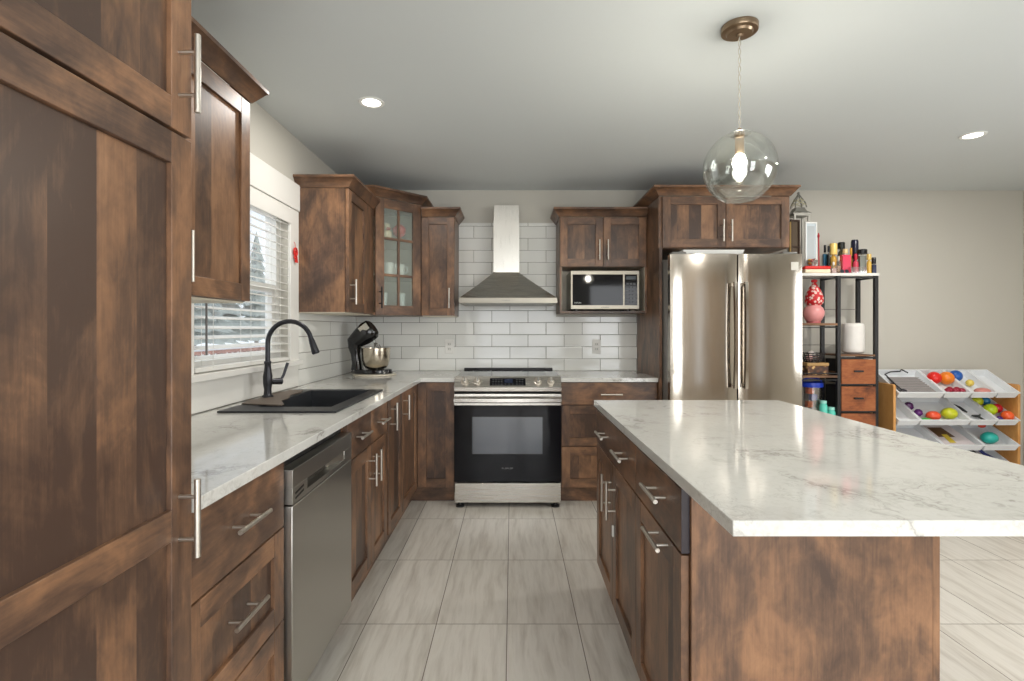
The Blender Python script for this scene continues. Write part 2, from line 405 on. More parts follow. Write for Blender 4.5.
# ------------------------------------------------------------------ cabinet kit
def bar_handle(F, kind, a, b, parent, L=.155, t=.02, name='handle', so=.036, mat=None):
    NICKEL = mat or globals()['NICKEL']; m = M(); h = L/2; e = .035
    if kind == 'v':
        m.cyl(F.p(a, b-h, t+so), F.p(a, b+h, t+so), .006, NICKEL, 12)
        for d in (-h+e, h-e): m.cyl(F.p(a, b+d, t-.001), F.p(a, b+d, t+so), .0042, NICKEL, 10)
    else:
        m.cyl(F.p(a-h, b, t+so), F.p(a+h, b, t+so), .006, NICKEL, 12)
        for d in (-h+e, h-e): m.cyl(F.p(a+d, b, t-.001), F.p(a+d, b, t+so), .0042, NICKEL, 10)
    return obj(name, m, parent)
def shaker(m, F, a0, a1, b0, b1, fr=.062, t=.02, mid=None):
    m.fbox(F, a0, a0+fr, b0, b1, 0, t, WV).fbox(F, a1-fr, a1, b0, b1, 0, t, WV)
    m.fbox(F, a0+fr, a1-fr, b0, b0+fr, 0, t, WH).fbox(F, a0+fr, a1-fr, b1-fr, b1, 0, t, WH)
    if mid: m.fbox(F, a0+fr, a1-fr, mid[0], mid[1], 0, t, WH)
    m.fbox(F, a0+fr, a1-fr, b0+fr, b1-fr, .001, t-.010, WP)
def front(root, F, kind, a0, a1, b0, b1, style='shaker', handles=(), fr=.062, mid=None, L=.155):
    m = M(); g = .0018
    if style == 'slab': m.fbox(F, a0+g, a1-g, b0+g, b1-g, 0, .02, WH)
    else: shaker(m, F, a0+g, a1-g, b0+g, b1-g, fr, mid=mid)
    o = obj(kind, m, root, bevel=.0015)
    for h in handles: bar_handle(F, h[0], h[1], h[2], o, L)
    return o
CROWN = [(0, 0), (.006, 0), (.012, .008), (.044, .05), (.05, .052), (.05, .066), (0, .066)]
def crown(path, z, root): return obj('crown_moulding', M().sweep(path, [(o, z+h) for o, h in CROWN], WE), root)
def carcass(root, F, w, b0, b1, depth, toe=False, m2=None):
    m = M(); m.fbox(F, 0, w, b0, b1, -depth, -.0015, WV)
    if m2: m2(m)
    o = obj('body', m, root)
    if toe: obj('toe_kick', M().fbox(F, 0, w, .001, b0, -depth, -.035, WD if False else WH), root)
    m = M()    # dark reveal line behind the fronts
    return o

FL = Frame((-.705, 0, 0), (0,1,0), (1,0,0))          # left base run, door face at X = -.685
g = .001
# pantry
FP = Frame((-.682, 0, 0), (0,1,0), (1,0,0))
r = thing('pantry_cabinet', 'tall stained wood pantry cabinet filling the left edge, at the near end of the countertop', 'cabinet', (-1.0, .75, 0))
obj('body', M().fbox(FP, .45, 1.06, .11, 2.30, -.636, -.0015, WV), r)
obj('toe_kick', M().fbox(FP, .45, 1.06, .001, .11, -.636, -.05, WH), r)
front(r, FP, 'door', .452, 1.06, .112, 1.6475, handles=[('v', 1.019, .884)], mid=(.845, .907))
front(r, FP, 'door', .452, 1.06, 1.651, 2.298, handles=[('v', 1.019, 1.768)])
crown([(-.664, .45), (-.664, 1.06), (-1.31, 1.06)], 2.30, r)
# drawer base
r = thing('drawer_base_cabinet', 'stained wood base cabinet with three drawers, between pantry and dishwasher', 'cabinet', (-1.0, 1.3, 0))
obj('body', M().fbox(FL, 1.061, 1.540, .11, .877, -.613, -.0015, WV), r); obj('toe_kick', M().fbox(FL, 1.061, 1.540, .001, .11, -.613, -.035, WH), r)
front(r, FL, 'drawer', 1.063, 1.540, .668, .875, 'slab', [('h', 1.30, .773)])
front(r, FL, 'drawer', 1.063, 1.540, .39, .666, handles=[('h', 1.285, .548)])
front(r, FL, 'drawer', 1.063, 1.540, .112, .388, handles=[('h', 1.285, .26)])
# dishwasher
r = thing('dishwasher', 'stainless steel dishwasher with pocket handle, under the left countertop', 'dishwasher', (-1.0, 1.86, 0))
obj('body', M().fbox(FL, 1.552, 2.122, .10, .86, -.60, -.005, BLK).fbox(FL, 1.56, 2.114, .001, .10, -.60, -.04, BLK), r)
obj('door', M().fbox(FL, 1.552, 2.122, .115, .722, -.004, .040, STEELD), r, bevel=.003)
cp = M(); a0, a1, b0, b1 = 1.552, 2.122, .726, .832; s0, s1, t0, t1 = 1.665, 2.03, .742, .776
cp.fbox(FL, a0, a1, t1, b1, -.004, .040, STEELD).fbox(FL, a0, a1, b0, t0, -.004, .040, STEELD)
cp.fbox(FL, a0, s0, t0, t1, -.004, .040, STEELD).fbox(FL, s1, a1, t0, t1, -.004, .040, STEELD)
cp.fbox(FL, s0, s1, t0, t1, -.003, .008, C(60,56,50))
P = [FL.p(s1-.12, t0, .008), FL.p(s1, t0, .008), FL.p(s1, t0, .038), FL.p(s1-.001, t0, .038), FL.p(s1-.12, t1, .008), FL.p(s1, t1, .008), FL.p(s1, t1, .038), FL.p(s1-.001, t1, .038)]
cp.hexa(P, STEELD)
cpo = obj('control_panel', cp, r, bevel=.0015)
for dz in (0, -.015): obj('vent_slot', M().hexa([FL.p(1.572, .752+dz, .0402), FL.p(1.634, .760+dz, .0402), FL.p(1.634, .760+dz, .041), FL.p(1.572, .752+dz, .041), FL.p(1.572, .759+dz, .0402), FL.p(1.634, .767+dz, .0402), FL.p(1.634, .767+dz, .041), FL.p(1.572, .759+dz, .041)], BLK), cpo)
# sink base
r = thing('sink_base_cabinet', 'stained wood base cabinet with two doors under the black sink', 'cabinet', (-1.0, 2.5, 0))
xb = M(); xb.fbox(FL, 2.126, 2.81, .11, .68, -.613, -.0015, WV)
xb.fbox(FL, 2.126, 2.81, .68, .877, -.05, -.0015, WV)
obj('body', xb, r); obj('toe_kick', M().fbox(FL, 2.126, 2.81, .001, .11, -.613, -.035, WH), r)
front(r, FL, 'drawer', 2.128, 2.49, .70, .875, 'slab', [('h', 2.30, .785)])
front(r, FL, 'drawer', 2.49, 2.808, .70, .875, 'slab', [('h', 2.655, .785)])
front(r, FL, 'door', 2.128, 2.49, .112, .698, handles=[('v', 2.455, .585)])
front(r, FL, 'door', 2.49, 2.808, .112, .698, handles=[('v', 2.545, .585)])
# narrow door base
r = thing('narrow_base_cabinet', 'narrow stained wood base cabinet with a single tall door, between sink cabinet and corner', 'cabinet', (-1.0, 3.0, 0))
xb = M(); xb.fbox(FL, 2.811, 3.198, .11, .68, -.613, -.0015, WV).fbox(FL, 2.94, 3.198, .68, .877, -.613, -.0015, WV).fbox(FL, 2.811, 2.94, .68, .877, -.02, -.0015, WV)
obj('body', xb, r); obj('toe_kick', M().fbox(FL, 2.811, 3.198, .001, .11, -.613, -.035, WH), r)
front(r, FL, 'door', 2.84, 3.196, .112, .875, handles=[('v', 2.895, .765)])
# corner base
r = thing('corner_base_cabinet', 'stained wood corner base cabinet with two doors meeting at the inner corner, beside the range', 'cabinet', (-1.0, 3.9, 0))
FB = Frame((0, 3.72, 0), (1,0,0), (0,-1,0))
obj('body', M().fbox(FL, 3.199, 3.7215, .11, .877, -.613, -.0015, WV).box(-1.318, -.414, 3.7215, 4.31, .11, .877, WV), r)
obj('toe_kick', M().fbox(FL, 3.199, 3.755, .001, .11, -.613, -.035, WH).box(-1.318, -.414, 3.755, 4.31, .001, .11, WH), r)
front(r, FL, 'door', 3.20, 3.697, .112, .875, handles=[('v', 3.235, .765)])
front(r, FB, 'door', -.684, -.416, .112, .875)
# right of range
r = thing('drawer_base_cabinet', 'stained wood drawer cabinet on the back wall between range and refrigerator', 'cabinet', (.7, 4.0, 0))
obj('body', M().fbox(FB, .354, 1.052, .11, .877, -.59, -.0015, WV), r); obj('toe_kick', M().fbox(FB, .354, 1.052, .001, .11, -.59, -.035, WH), r)
front(r, FB, 'drawer', .356, 1.05, .712, .875, 'slab', [('h', .715, .79)])
front(r, FB, 'drawer', .356, 1.05, .412, .71, handles=[('h', .715, .56)])
front(r, FB, 'drawer', .356, 1.05, .112, .41, handles=[('h', .715, .26)])

# countertops
CT0, CT1 = .878, .908
SX0, SX1, SY0, SY1 = -1.215, -.755, 2.16, 2.90
m = M().cells([-1.312, SX0, SX1, -.655, -.412], [1.062, SY0, SY1, 3.68, 4.311], CT0, CT1,
    lambda x, y: not (SX0 < x < SX1 and SY0 < y < SY1) and not (x > -.655 and y < 3.68), QUARTZ)
tag(obj('countertop', m, bevel=.002), 'long L-shaped white quartz countertop holding the sink along the left wall', 'countertop')
tag(obj('countertop', M().box(.352, 1.052, 3.68, 4.311, CT0, CT1, QUARTZ), bevel=.002), 'short white quartz countertop under the microwave, right of the range', 'countertop')

# sink
r = thing('kitchen_sink', 'black composite drop-in sink set into the left countertop', 'sink', (-.985, 2.53, .908))
ox0, ox1, oy0, oy1 = -1.235, -.735, 2.14, 2.92; bx0, bx1, by0, by1 = -1.125, -.80, 2.262, 2.87
obj('rim', M().cells([ox0, bx0, bx1, ox1], [oy0, by0, by1, oy1], .9085, .917, lambda x, y: not (bx0 < x < bx1 and by0 < y < by1), GRAN), r, bevel=.003)
b = M(); i = b.mi(GRAN)
def ringv(x0, x1, y0, y1, z): return [b.bm.verts.new(p) for p in ((x0,y0,z),(x1,y0,z),(x1,y1,z),(x0,y1,z))]
R = [ringv(bx0, bx1, by0, by1, .912), ringv(bx0+.012, bx1-.012, by0+.012, by1-.012, .74), ringv(bx0+.03, bx1-.03, by0+.03, by1-.03, .725)]
R2 = [ringv(bx0-.006, bx1+.006, by0-.006, by1+.006, .912), ringv(bx0+.004, bx1-.004, by0+.004, by1-.004, .72)]
for A, B in ((R[0], R[1]), (R[1], R[2]), (R2[0], R2[1]), (R[0], R2[0])):
    for k in range(4): b.face([A[k], A[(k+1)%4], B[(k+1)%4], B[k]], i)
b.face(R[2], i); b.face(R2[1], i)
obj('bowl', b, r)
obj('drain', M().lathe((-.96, 2.57, .7255), [(0, 0), (.04, 0), (.045, .003), (.03, .004), (.02, .002), (0, .002)], CHROME), r)
# faucet mat
def mat_poly():
    pts = []
    for k in range(9): t = k/8; pts.append((-1.232 + .008*math.sin(9*t), 2.33 + .5*t))
    for k in range(13):
        t = 1-k/12; pts.append((-1.14 + .12*(1-t)**2 + .012*math.sin(17*t), 2.26 + .56*t))
    return pts
fm = M(); pl = mat_poly(); MATC = plain('brown_grey_silicone', srgb(112,100,90), .6, var=.15, scale=40)
fm.prism(pl, lambda p: (p[0], p[1], .9185), lambda p: (p[0], p[1], .925 + .003*math.sin(40*p[1])), MATC)
tag(obj('faucet_mat', fm, loc=(-1.18, 2.53, .918), bevel=.003), 'grey-brown silicone splash mat lying around the faucet base', 'mat')
# faucet
FAU = plain('oil_rubbed_black_metal', srgb(58,58,62), .32, metal=.6)
r = thing('kitchen_faucet', 'dark gooseneck pull-down faucet standing behind the sink in front of the window', 'faucet', (-1.207, 2.53, .917))
fx, fy = -1.207, 2.53
obj('base', M().lathe((fx, fy, .931), [(0, -.006), (.026, -.006), (.026, .0), (.019, .006), (.017, .03), (.021, .06), (.022, .095), (.017, .125), (.0145, .155), (.017, .16), (.017, .168), (.013, .172), (0, .172)], FAU, 24), r)
pts = [(fx, fy, 1.10), (fx, fy, 1.185)]
for k in range(0, 17):
    t = PI - k/16*PI*.93; pts.append((fx+.108+.108*math.cos(t), fy, 1.19+.108*math.sin(t)))
obj('spout', M().tube(pts, .0115, FAU, 14, ref=(0, 1, 0)), r)
e = Vector(pts[-1]); d = Vector((.34, 0, -1)).normalized()
obj('spray_head', M().tube([e, e+d*.015, e+d*.045, e+d*.075, e+d*.08], [.0125, .015, .0165, .019, .015], FAU, 16), r)
hm = M(); hx = Vector((fx, fy, .999)); dd = Vector((.75, .66, 0)).normalized()
hm.tube([hx+dd*.02, hx+dd*.05, hx+dd*.066, hx+dd*.07], [.014, .0165, .017, .012], FAU, 16)
hm.tube([hx+dd*.06, hx+dd*.075+Vector((0,0,.03)), hx+dd*.095+Vector((0,0,.09))], [.006, .0065, .0075], FAU, 10)
obj('lever', hm, r)

# ------------------------------------------------------------------ wall cabinets
UB = 1.364
FU = Frame((-1.02, 0, 0), (0,1,0), (1,0,0))
r = thing('wall_cabinet', 'stained wood wall cabinet beside the pantry, left of the window', 'cabinet', (-1.15, 1.5, 1.36))
obj('body', M().fbox(FU, 1.062, 1.958, UB, 2.125, -.298, -.0015, WV), r)
obj('bottom_panel', M().fbox(FU, 1.064, 1.95, UB-.006, UB-.0002, -.29, -.004, MELA), r)
front(r, FU, 'door', 1.064, 1.51, UB, 2.123, handles=[('v', 1.475, 1.48)])
front(r, FU, 'door', 1.51, 1.957, UB, 2.123, handles=[('v', 1.545, 1.48)])
crown([(-1.002, 1.062), (-1.002, 1.958), (-1.318, 1.958)], 2.125, r)
r = thing('wall_cabinet', 'stained wood wall cabinet with a plain side panel, right of the window', 'cabinet', (-1.15, 3.4, 1.36))
obj('body', M().fbox(FU, 3.13, 3.708, UB, 2.125, -.298, -.0015, WV).fbox(FU, 3.53, 3.7075, UB, 2.125, -.0015, .018, WV), r)
obj('bottom_panel', M().fbox(FU, 3.135, 3.70, UB-.006, UB-.0002, -.29, -.004, MELA), r)
front(r, FU, 'door', 3.131, 3.528, UB, 2.123, handles=[('v', 3.168, 1.49)])
crown([(-1.318, 3.13), (-1.002, 3.13), (-1.002, 3.70)][::1], 2.125, r)
# corner cabinet with glazed door
r = thing('corner_wall_cabinet', 'taller diagonal corner wall cabinet with a glazed six-pane door', 'cabinet', (-1.1, 4.1, 1.36))
T0, T1 = UB, 2.225
A = Vector((-1.002, 3.709, 0)); B = Vector((-.709, 3.992, 0)); ud = (B-A).normalized(); nd = Vector((ud.y, -ud.x, 0))
A2, B2 = A-nd*.021, B-nd*.021
bm_ = M()
bm_.box(-1.318, -1.311, 3.724, 4.311, T0+.018, T1-.018, MELA).box(-1.311, -.722, 4.304, 4.311, T0+.018, T1-.018, MELA)
bm_.box(-1.318, A2.x+.004, 3.709, 3.724, T0+.018, T1-.018, WV).box(-.722, -.709, B2.y, 4.311, T0+.018, T1-.018, WV)
poly = [(-1.318, 3.709), (A2.x, 3.709), (B2.x+.014, B2.y), (-.709, 4.311), (-1.318, 4.311)]
for z0, z1 in ((T0, T0+.018), (T1-.018, T1)): bm_.prism(poly, lambda p: (p[0], p[1], z0), lambda p: (p[0], p[1], z1), WV)
obj('body', bm_, r)
ip = [(-1.310, 3.725), (A2.x-.01, 3.725), (B2.x-.006, B2.y-.005), (-.723, 4.303), (-1.310, 4.303)]
SH = [1.655, 1.925]
for z in SH: obj('shelf', M().prism(ip, lambda p: (p[0], p[1], z), lambda p: (p[0], p[1], z+.012), MELA), r)
FD = Frame(A-nd*.02, ud, nd); DL = (B-A).length
dm = M(); fr = .070; a0, a1, b0, b1 = .016, DL-.003, T0+.002, T1-.002
dm.fbox(FD, a0, a0+fr, b0, b1, 0, .02, WV).fbox(FD, a1-fr, a1, b0, b1, 0, .02, WV).fbox(FD, a0+fr, a1-fr, b0, b0+fr, 0, .02, WH).fbox(FD, a0+fr, a1-fr, b1-fr, b1, 0, .02, WH)
am = (a0+a1)/2; dm.fbox(FD, am-.009, am+.009, b0+fr, b1-fr, .002, .018, WV)
for z in SH: dm.fbox(FD, a0+fr, am-.009, z-.004, z+.015, .002, .018, WH).fbox(FD, am+.009, a1-fr, z-.004, z+.015, .002, .018, WH)
d = obj('door', dm, r, bevel=.0015)
obj('glass', M().fbox(FD, a0+fr-.005, a1-fr+.005, b0+fr-.005, b1-fr+.005, .006, .010, PATG), d)
bar_handle(FD, 'v', a0+.03, 1.49, d, mat=BLKM)
crown([(-1.318, 3.709), (A.x, 3.709), (B.x, B.y), (B.x, 4.311)], T1, r)
def cup(name, c, prof, m, label, cat, extra=None):
    r_ = thing(name, label, cat, c); b = obj('body', M().lathe(c, prof, m, 20), r_)
    if extra: extra(r_, c)
    return r_
def P3(a, z, c): q = FD.p(a, z, c); return (q.x, q.y, q.z)
z = SH[1]+.0125
q = P3(.155, z, -.065); r2 = thing('ceramic_figurine', 'cream ceramic figurine with pink dots on the top shelf behind the glazed door', 'figurine', q)
obj('body', M().lathe(q, [(0,0),(.035,0),(.042,.03),(.036,.06),(.02,.075),(0,.078)], C(232,212,176), 18).ball((q[0], q[1], q[2]+.098), .028, C(236,218,186)), r2)
obj('bow', M().ball((q[0]+.018, q[1]-.024, q[2]+.078), .012, C(196,88,70), sc=(1.5,1,1)), r2)
q = P3(.268, z, -.07); r2 = thing('flower_vase', 'red round flower ornament on the top shelf behind the glazed door', 'ornament', q)
obj('base', M().lathe(q, [(0,0),(.025,0),(.02,.02),(.012,.035),(0,.036)], C(180,120,90), 14), r2)
obj('flower', M().ball((q[0], q[1], q[2]+.08), .05, C(206,40,34), bump=.12), r2)
z = SH[0]+.0125
q = P3(.175, z, -.06); r2 = thing('mug', 'white mug on the middle shelf, left of the centre bar of the glazed door', 'mug', q)
obj('body', M().lathe(q, [(0,0),(.035,0),(.04,.01),(.04,.095),(.036,.095),(.036,.012),(0,.01)], WHITE, 20), r2)
obj('handle', M().tube([(q[0]-.04+.028*-math.sin(t), q[1], q[2]+.05+.028*math.cos(t)) for t in [PI*k/8 for k in range(9)]], .005, WHITE, 8), r2)
q = P3(.262, z, -.065); r2 = thing('mug', 'white mug on the middle shelf, right of the centre bar of the glazed door', 'mug', q)
obj('body', M().lathe(q, [(0,0),(.038,0),(.042,.01),(.042,.09),(.038,.09),(.038,.012),(0,.01)], WHITE, 20), r2)
obj('handle', M().tube([(q[0]+.04+.026*math.sin(t), q[1], q[2]+.05+.026*math.cos(t)) for t in [PI*k/8 for k in range(9)]], .005, WHITE, 8), r2)
z = T0+.0185
for a, lb in ((.12, 'tall white drinking glass on the bottom shelf at the left pane of the glazed door'), (.275, 'tall white drinking glass on the bottom shelf at the right pane of the glazed door')):
    q = P3(a, z, -.06); tag(obj('drinking_glass', M().lathe(q, [(0,0),(.028,0),(.036,.15),(.033,.15),(.026,.006),(0,.006)], C(214,220,218,.15), 18), loc=q), lb, 'glass', 'glasses in the corner cabinet')

FUB = Frame((0, 4.01, 0), (1,0,0), (0,-1,0))
r = thing('wall_cabinet', 'narrow stained wood wall cabinet with one door, left of the range hood', 'cabinet', (-.58, 4.15, 1.36))
obj('body', M().fbox(FUB, -.708, -.449, UB, 2.135, -.298, -.0015, WV), r)
obj('bottom_panel', M().fbox(FUB, -.70, -.455, UB-.006, UB-.0002, -.29, -.004, MELA), r)
front(r, FUB, 'door', -.706, -.449, UB, 2.133, handles=[('v', -.487, 1.50)], fr=.055)
crown([(-.70, 3.992), (-.449, 3.992), (-.449, 4.311)], 2.135, r)

# microwave cabinet
r = thing('wall_cabinet', 'stained wood wall cabinet with an open microwave shelf, right of the range hood', 'cabinet', (.71, 4.15, 1.39))
MB = 1.385
b = M(); b.fbox(FUB, .372, 1.052, 1.745, 2.135, -.298, -.0015, WV)
b.fbox(FUB, .372, .388, MB, 1.745, -.298, .018, WV).fbox(FUB, 1.036, 1.052, MB, 1.745, -.298, .018, WV)
b.fbox(FUB, .388, 1.036, MB, MB+.016, -.298, .018, WH)
b.fbox(FUB, .3885, .391, MB+.0165, 1.7445, -.29, .012, MELA).fbox(FUB, 1.033, 1.0355, MB+.0165, 1.7445, -.29, .012, MELA).fbox(FUB, .391, 1.033, MB+.017, 1.7445, -.296, -.292, MELA)
obj('body', b, r, bevel=.001)
front(r, FUB, 'door', .374, .711, 1.748, 2.133, handles=[('v', .678, 1.875)], fr=.058)
front(r, FUB, 'door', .711, 1.050, 1.748, 2.133, handles=[('v', .744, 1.875)], fr=.058)
crown([(.372, 4.311), (.372, 3.992), (1.052, 3.992)], 2.135, r)
# microwave
r = thing('microwave_oven', 'stainless microwave oven with black glass door sitting in the open cabinet shelf', 'microwave', (.72, 4.1, 1.402))
x0, x1, z0, z1, yf = .452, .985, 1.412, 1.712, 3.955
obj('body', M().box(x0+.004, x1-.004, yf+.02, 4.28, z0+.002, z1-.002, C(170,168,160,.35,.8)), r)
obj('front_frame', M().box(x0, x1, yf, yf+.02, z0, z1, STEELR), r, bevel=.004)
obj('door_window', M().box(x0+.016, x0+.405, yf-.004, yf-.0002, z0+.032, z1-.030, BLKG), r, bevel=.001)
kp = obj('control_panel', M().box(x0+.418, x1-.018, yf-.004, yf-.0002, z0+.032, z1-.030, BLKG), r, bevel=.001)
obj('screen_display', M().box(x0+.43, x1-.03, yf-.0052, yf-.0041, z1-.07, z1-.045, C(30,44,52,.2)), kp)
km = M()
for a in range(3):
    for c in range(6): km.box(x0+.431+a*.026, x0+.449+a*.026, yf-.0052, yf-.0041, z0+.05+c*.028, z0+.064+c*.028, C(70,72,76))
obj('keypad', km, kp)
def marks(name, m_, x, z, n, w, h, y, parent, gap=.25):
    mm = M()
    for k in range(n):
        a = x+k*w
        t = k % 3
        mm.box(a, a+w*.2, y-.0008, y, z, z+h, m_)
        if t != 1: mm.box(a+w*.2, a+w*(1-gap), y-.0008, y, z+h*.8, z+h, m_)
        mm.box(a+w*.2, a+w*(1-gap), y-.0008, y, z+(0 if t else h*.4), z+(h*.2 if t else h*.6), m_)
        if t == 2: mm.box(a+w*.55, a+w*(1-gap), y-.0008, y, z+h*.2, z+h*.8, m_)
    return obj(name, mm, parent, smooth=False)
marks('logo', C(210,210,210), x0+.03, z0+.046, 8, .0068, .009, yf-.0042, r)
marks('logo', C(90,88,84), x0+.235, z0+.011, 9, .0068, .008, yf-.0002, r)
for fx_ in (x0+.05, x1-.08):
    obj('foot', M().cyl((fx_, yf+.05, MB+.0165), (fx_, yf+.05, z0+.002), .018, BLK, 16), r); obj('foot', M().cyl((fx_, 4.22, MB+.0165), (fx_, 4.22, z0+.002), .018, BLK, 16), r)
vm = M()
for k in range(7): vm.box(x1-.0039, x1-.003, yf+.04, yf+.10, z0+.06+k*.022, z0+.068+k*.022, BLK)
obj('side_vent', vm, r)

# fridge enclosure
FF = Frame((0, 3.68, 0), (1,0,0), (0,-1,0))
r = thing('refrigerator_cabinet', 'stained wood cabinet bridging over the refrigerator with a full-height left side panel', 'cabinet', (1.5, 4.0, 0))
obj('body', M().fbox(FF, 1.0535, 1.988, 1.842, 2.212, -.63, -.0015, WV), r)
obj('side_panel', M().box(1.0535, 1.073, 3.66, 4.311, .001, 1.8415, WV), r)
front(r, FF, 'door', 1.075, 1.53, 1.845, 2.21, handles=[('v', 1.500, 1.96)], fr=.058)
front(r, FF, 'door', 1.53, 1.986, 1.845, 2.21, handles=[('v', 1.560, 1.96)], fr=.058)
crown([(1.0535, 4.311), (1.0535, 3.662), (1.988, 3.662), (1.988, 4.311)], 2.212, r)

# range hood
r = thing('range_hood', 'stainless chimney range hood above the range', 'range hood', (-.034, 4.1, 1.45))
hx0, hx1, hy0, hy1 = -.396, .338, 3.81, 4.311
b = M(); b.box(hx0, hx1, hy0, hy1, 1.453, 1.494, STEELR); rim = obj('rim', b, r, bevel=.002)
marks('logo', C(110,108,104), -.07, 1.470, 7, .0085, .008, hy0-.0002, rim)
cx0, cx1, cy0 = -.147, .058, 4.05
b = M(); i = b.mi(STEELH); lv = []
for t in [0, .12, .3, .55, .8, 1]:
    k = t**1.0; e = .005*math.sin(PI*t)
    X0 = hx0+.004+(cx0-hx0)*k+e; X1 = hx1-.004+(cx1-hx1)*k-e; Y0 = hy0+.004+(cy0-hy0)*k+e; Z = 1.4945+(1.708-1.4945)*t
    lv.append([b.bm.verts.new(p) for p in ((X0,Y0,Z),(X1,Y0,Z),(X1,hy1,Z),(X0,hy1,Z))])
for a_, c_ in zip(lv, lv[1:]):
    for k in range(4): b.face([a_[k], a_[(k+1)%4], c_[(k+1)%4], c_[k]], i)
b.face(lv[0], i); b.face(lv[-1], i)
obj('canopy', b, r)
obj('chimney', M().box(cx0, cx1, cy0, hy1, 1.7085, 2.12, STEELC), r, bevel=.001); obj('chimney_extension', M().box(cx0+.003, cx1-.003, cy0+.003, hy1, 2.1205, 2.24, STEELC), r, bevel=.001)
obj('filter', M().box(hx0+.05, hx1-.05, hy0+.06, hy1-.05, 1.450, 1.4528, C(150,148,142,.4,.8)), r)

# range
r = thing('range', 'stainless slide-in electric range with black glass oven door', 'stove', (-.031, 3.95, 0))
x0, x1, yf = -.409, .348, 3.605
obj('body', M().box(x0+.003, x1-.003, yf+.045, 4.30, .035, .9085, BLKM), r)
ct = obj('cooktop', M().box(x0-.0+.004, x1-.004, 3.69, 4.305, .909, .921, BLKG), r, bevel=.002)
for bx, by, br in ((-.24, 3.86, .10), (.17, 3.86, .085), (-.24, 4.14, .075), (.17, 4.14, .10)):
    obj('burner_ring', M().lathe((bx, by, .9212), [(br-.003, 0), (br, 0), (br, .0005), (br-.003, .0005)], C(120,120,122), 40, close=True), ct)
obj('cooktop_rear_trim', M().box(x0+.01, x1-.01, 4.27, 4.306, .9212, .935, BLKM), ct)
# slanted control panel: profile in Y-Z
prof = [(yf+.006, .815), (yf-.010, .822), (yf-.012, .850), (yf+.055, .921), (yf+.085, .922), (yf+.085, .815)]
cpn = obj('control_panel', M().prism(prof, lambda p: (x0, p[0], p[1]), lambda p: (x1, p[0], p[1]), STEELH), r, bevel=.002)
sn = Vector((0, -.071, .067)).normalized(); pu = Vector((0, .067, .071)).normalized(); pc = Vector((0, yf+.0215, .8855))
def onp(x, s, c): v = pc + pu*s + sn*c; return Vector((x, v.y, v.z))
for kx in (-.334, -.243, .184, .275):
    kn = obj('knob', M().lathe(onp(kx, 0, .0003), [(0, 0), (.027, 0), (.027, .004), (.021, .006), (.019, .028), (.016, .031), (0, .031)], NICKEL, 24, axis=sn), cpn)
    obj('knob_grip', M().hexa([onp(kx-.004, -.017, .0313), onp(kx+.004, -.017, .0313), onp(kx+.004, .017, .0313), onp(kx-.004, .017, .0313), onp(kx-.003, -.016, .036), onp(kx+.003, -.016, .036), onp(kx+.003, .016, .036), onp(kx-.003, .016, .036)], CHROME), kn)
dp = M(); X0, X1 = -.157, .096; dp.hexa([onp(X0, -.032, .0003), onp(X1, -.032, .0003), onp(X1, .032, .0003), onp(X0, .032, .0003), onp(X0, -.032, .002), onp(X1, -.032, .002), onp(X1, .032, .002), onp(X0, .032, .002)], BLKG)
dpo = obj('touch_display', dp, cpn)
sc = M(); sc.hexa([onp(-.055, -.010, .0022), onp(.005, -.010, .0022), onp(.005, .024, .0022), onp(-.055, .024, .0022), onp(-.055, -.010, .0028), onp(.005, -.010, .0028), onp(.005, .024, .0028), onp(-.055, .024, .0028)], C(34,42,62,.15))
obj('screen', sc, dpo)
ks = M()
for kx in (-.138, -.118, -.098, -.078, -.05, -.025, 0, .03, .05, .07):
    for s_ in (-.022, 0, .018):
        if -.06 < kx < .01 and s_ > -.02: continue
        ks.hexa([onp(kx, s_-.002, .0022), onp(kx+.009, s_-.002, .0022), onp(kx+.009, s_+.002, .0022), onp(kx, s_+.002, .0022), onp(kx, s_-.002, .0026), onp(kx+.009, s_-.002, .0026), onp(kx+.009, s_+.002, .0026), onp(kx, s_+.002, .0026)], C(110,114,112))
obj('key_marks', ks, dpo)
dr = M(); dr.box(x0+.002, x1-.002, yf, yf+.044, .183, .806, BLKM)
dro = obj('oven_door', dr, r, bevel=.003)
obj('glass', M().box(x0+.002, x1-.002, yf-.006, yf-.0003, .186, .722, BLKG), dro, bevel=.001)
obj('window', M().box(-.278, .214, yf-.0068, yf-.0062, .382, .642, OVENW), dro)
obj('door_top_band', M().box(x0+.001, x1-.001, yf-.006, yf-.0003, .7225, .804, STEELH), dro, bevel=.002)
hb = M(); i = hb.mi(STEELH); rr = []
for k in range(25):
    a = x0+.004+(x1-x0-.008)*k/24; bow = .046+.010*math.sin(PI*k/24)
    rr.append([hb.bm.verts.new((a, yf-.006-bow+c_, .764+z_)) for c_, z_ in ((0,-.012),(0,.012),(.012,.02),(.018,.016),(.012,0),(.018,-.016),(.012,-.02))])
for A_, B_ in zip(rr, rr[1:]):
    for k in range(7): hb.face([A_[k], A_[(k+1)%7], B_[(k+1)%7], B_[k]], i)
hb.face(rr[0], i); hb.face(rr[-1], i)
for a in (x0+.005, x1-.03): hb.box(a, a+.025, yf-.050, yf-.0062, .750, .778, STEELH)
obj('handle', hb, dro)
marks('logo', C(120,120,120), -.071, .276, 7, .0115, .010, yf-.0062, dro)
obj('drawer', M().box(x0+.004, x1-.004, yf-.004, yf+.044, .038, .176, STEELH), r, bevel=.003)
for a in (x0+.04, x1-.04):
    for y_ in (yf+.035, 4.25): obj('foot', M().lathe((a, y_, .001), [(0,0),(.03,0),(.03,.012),(.016,.018),(.012,.0375),(0,.0375)], BLK, 18), r)

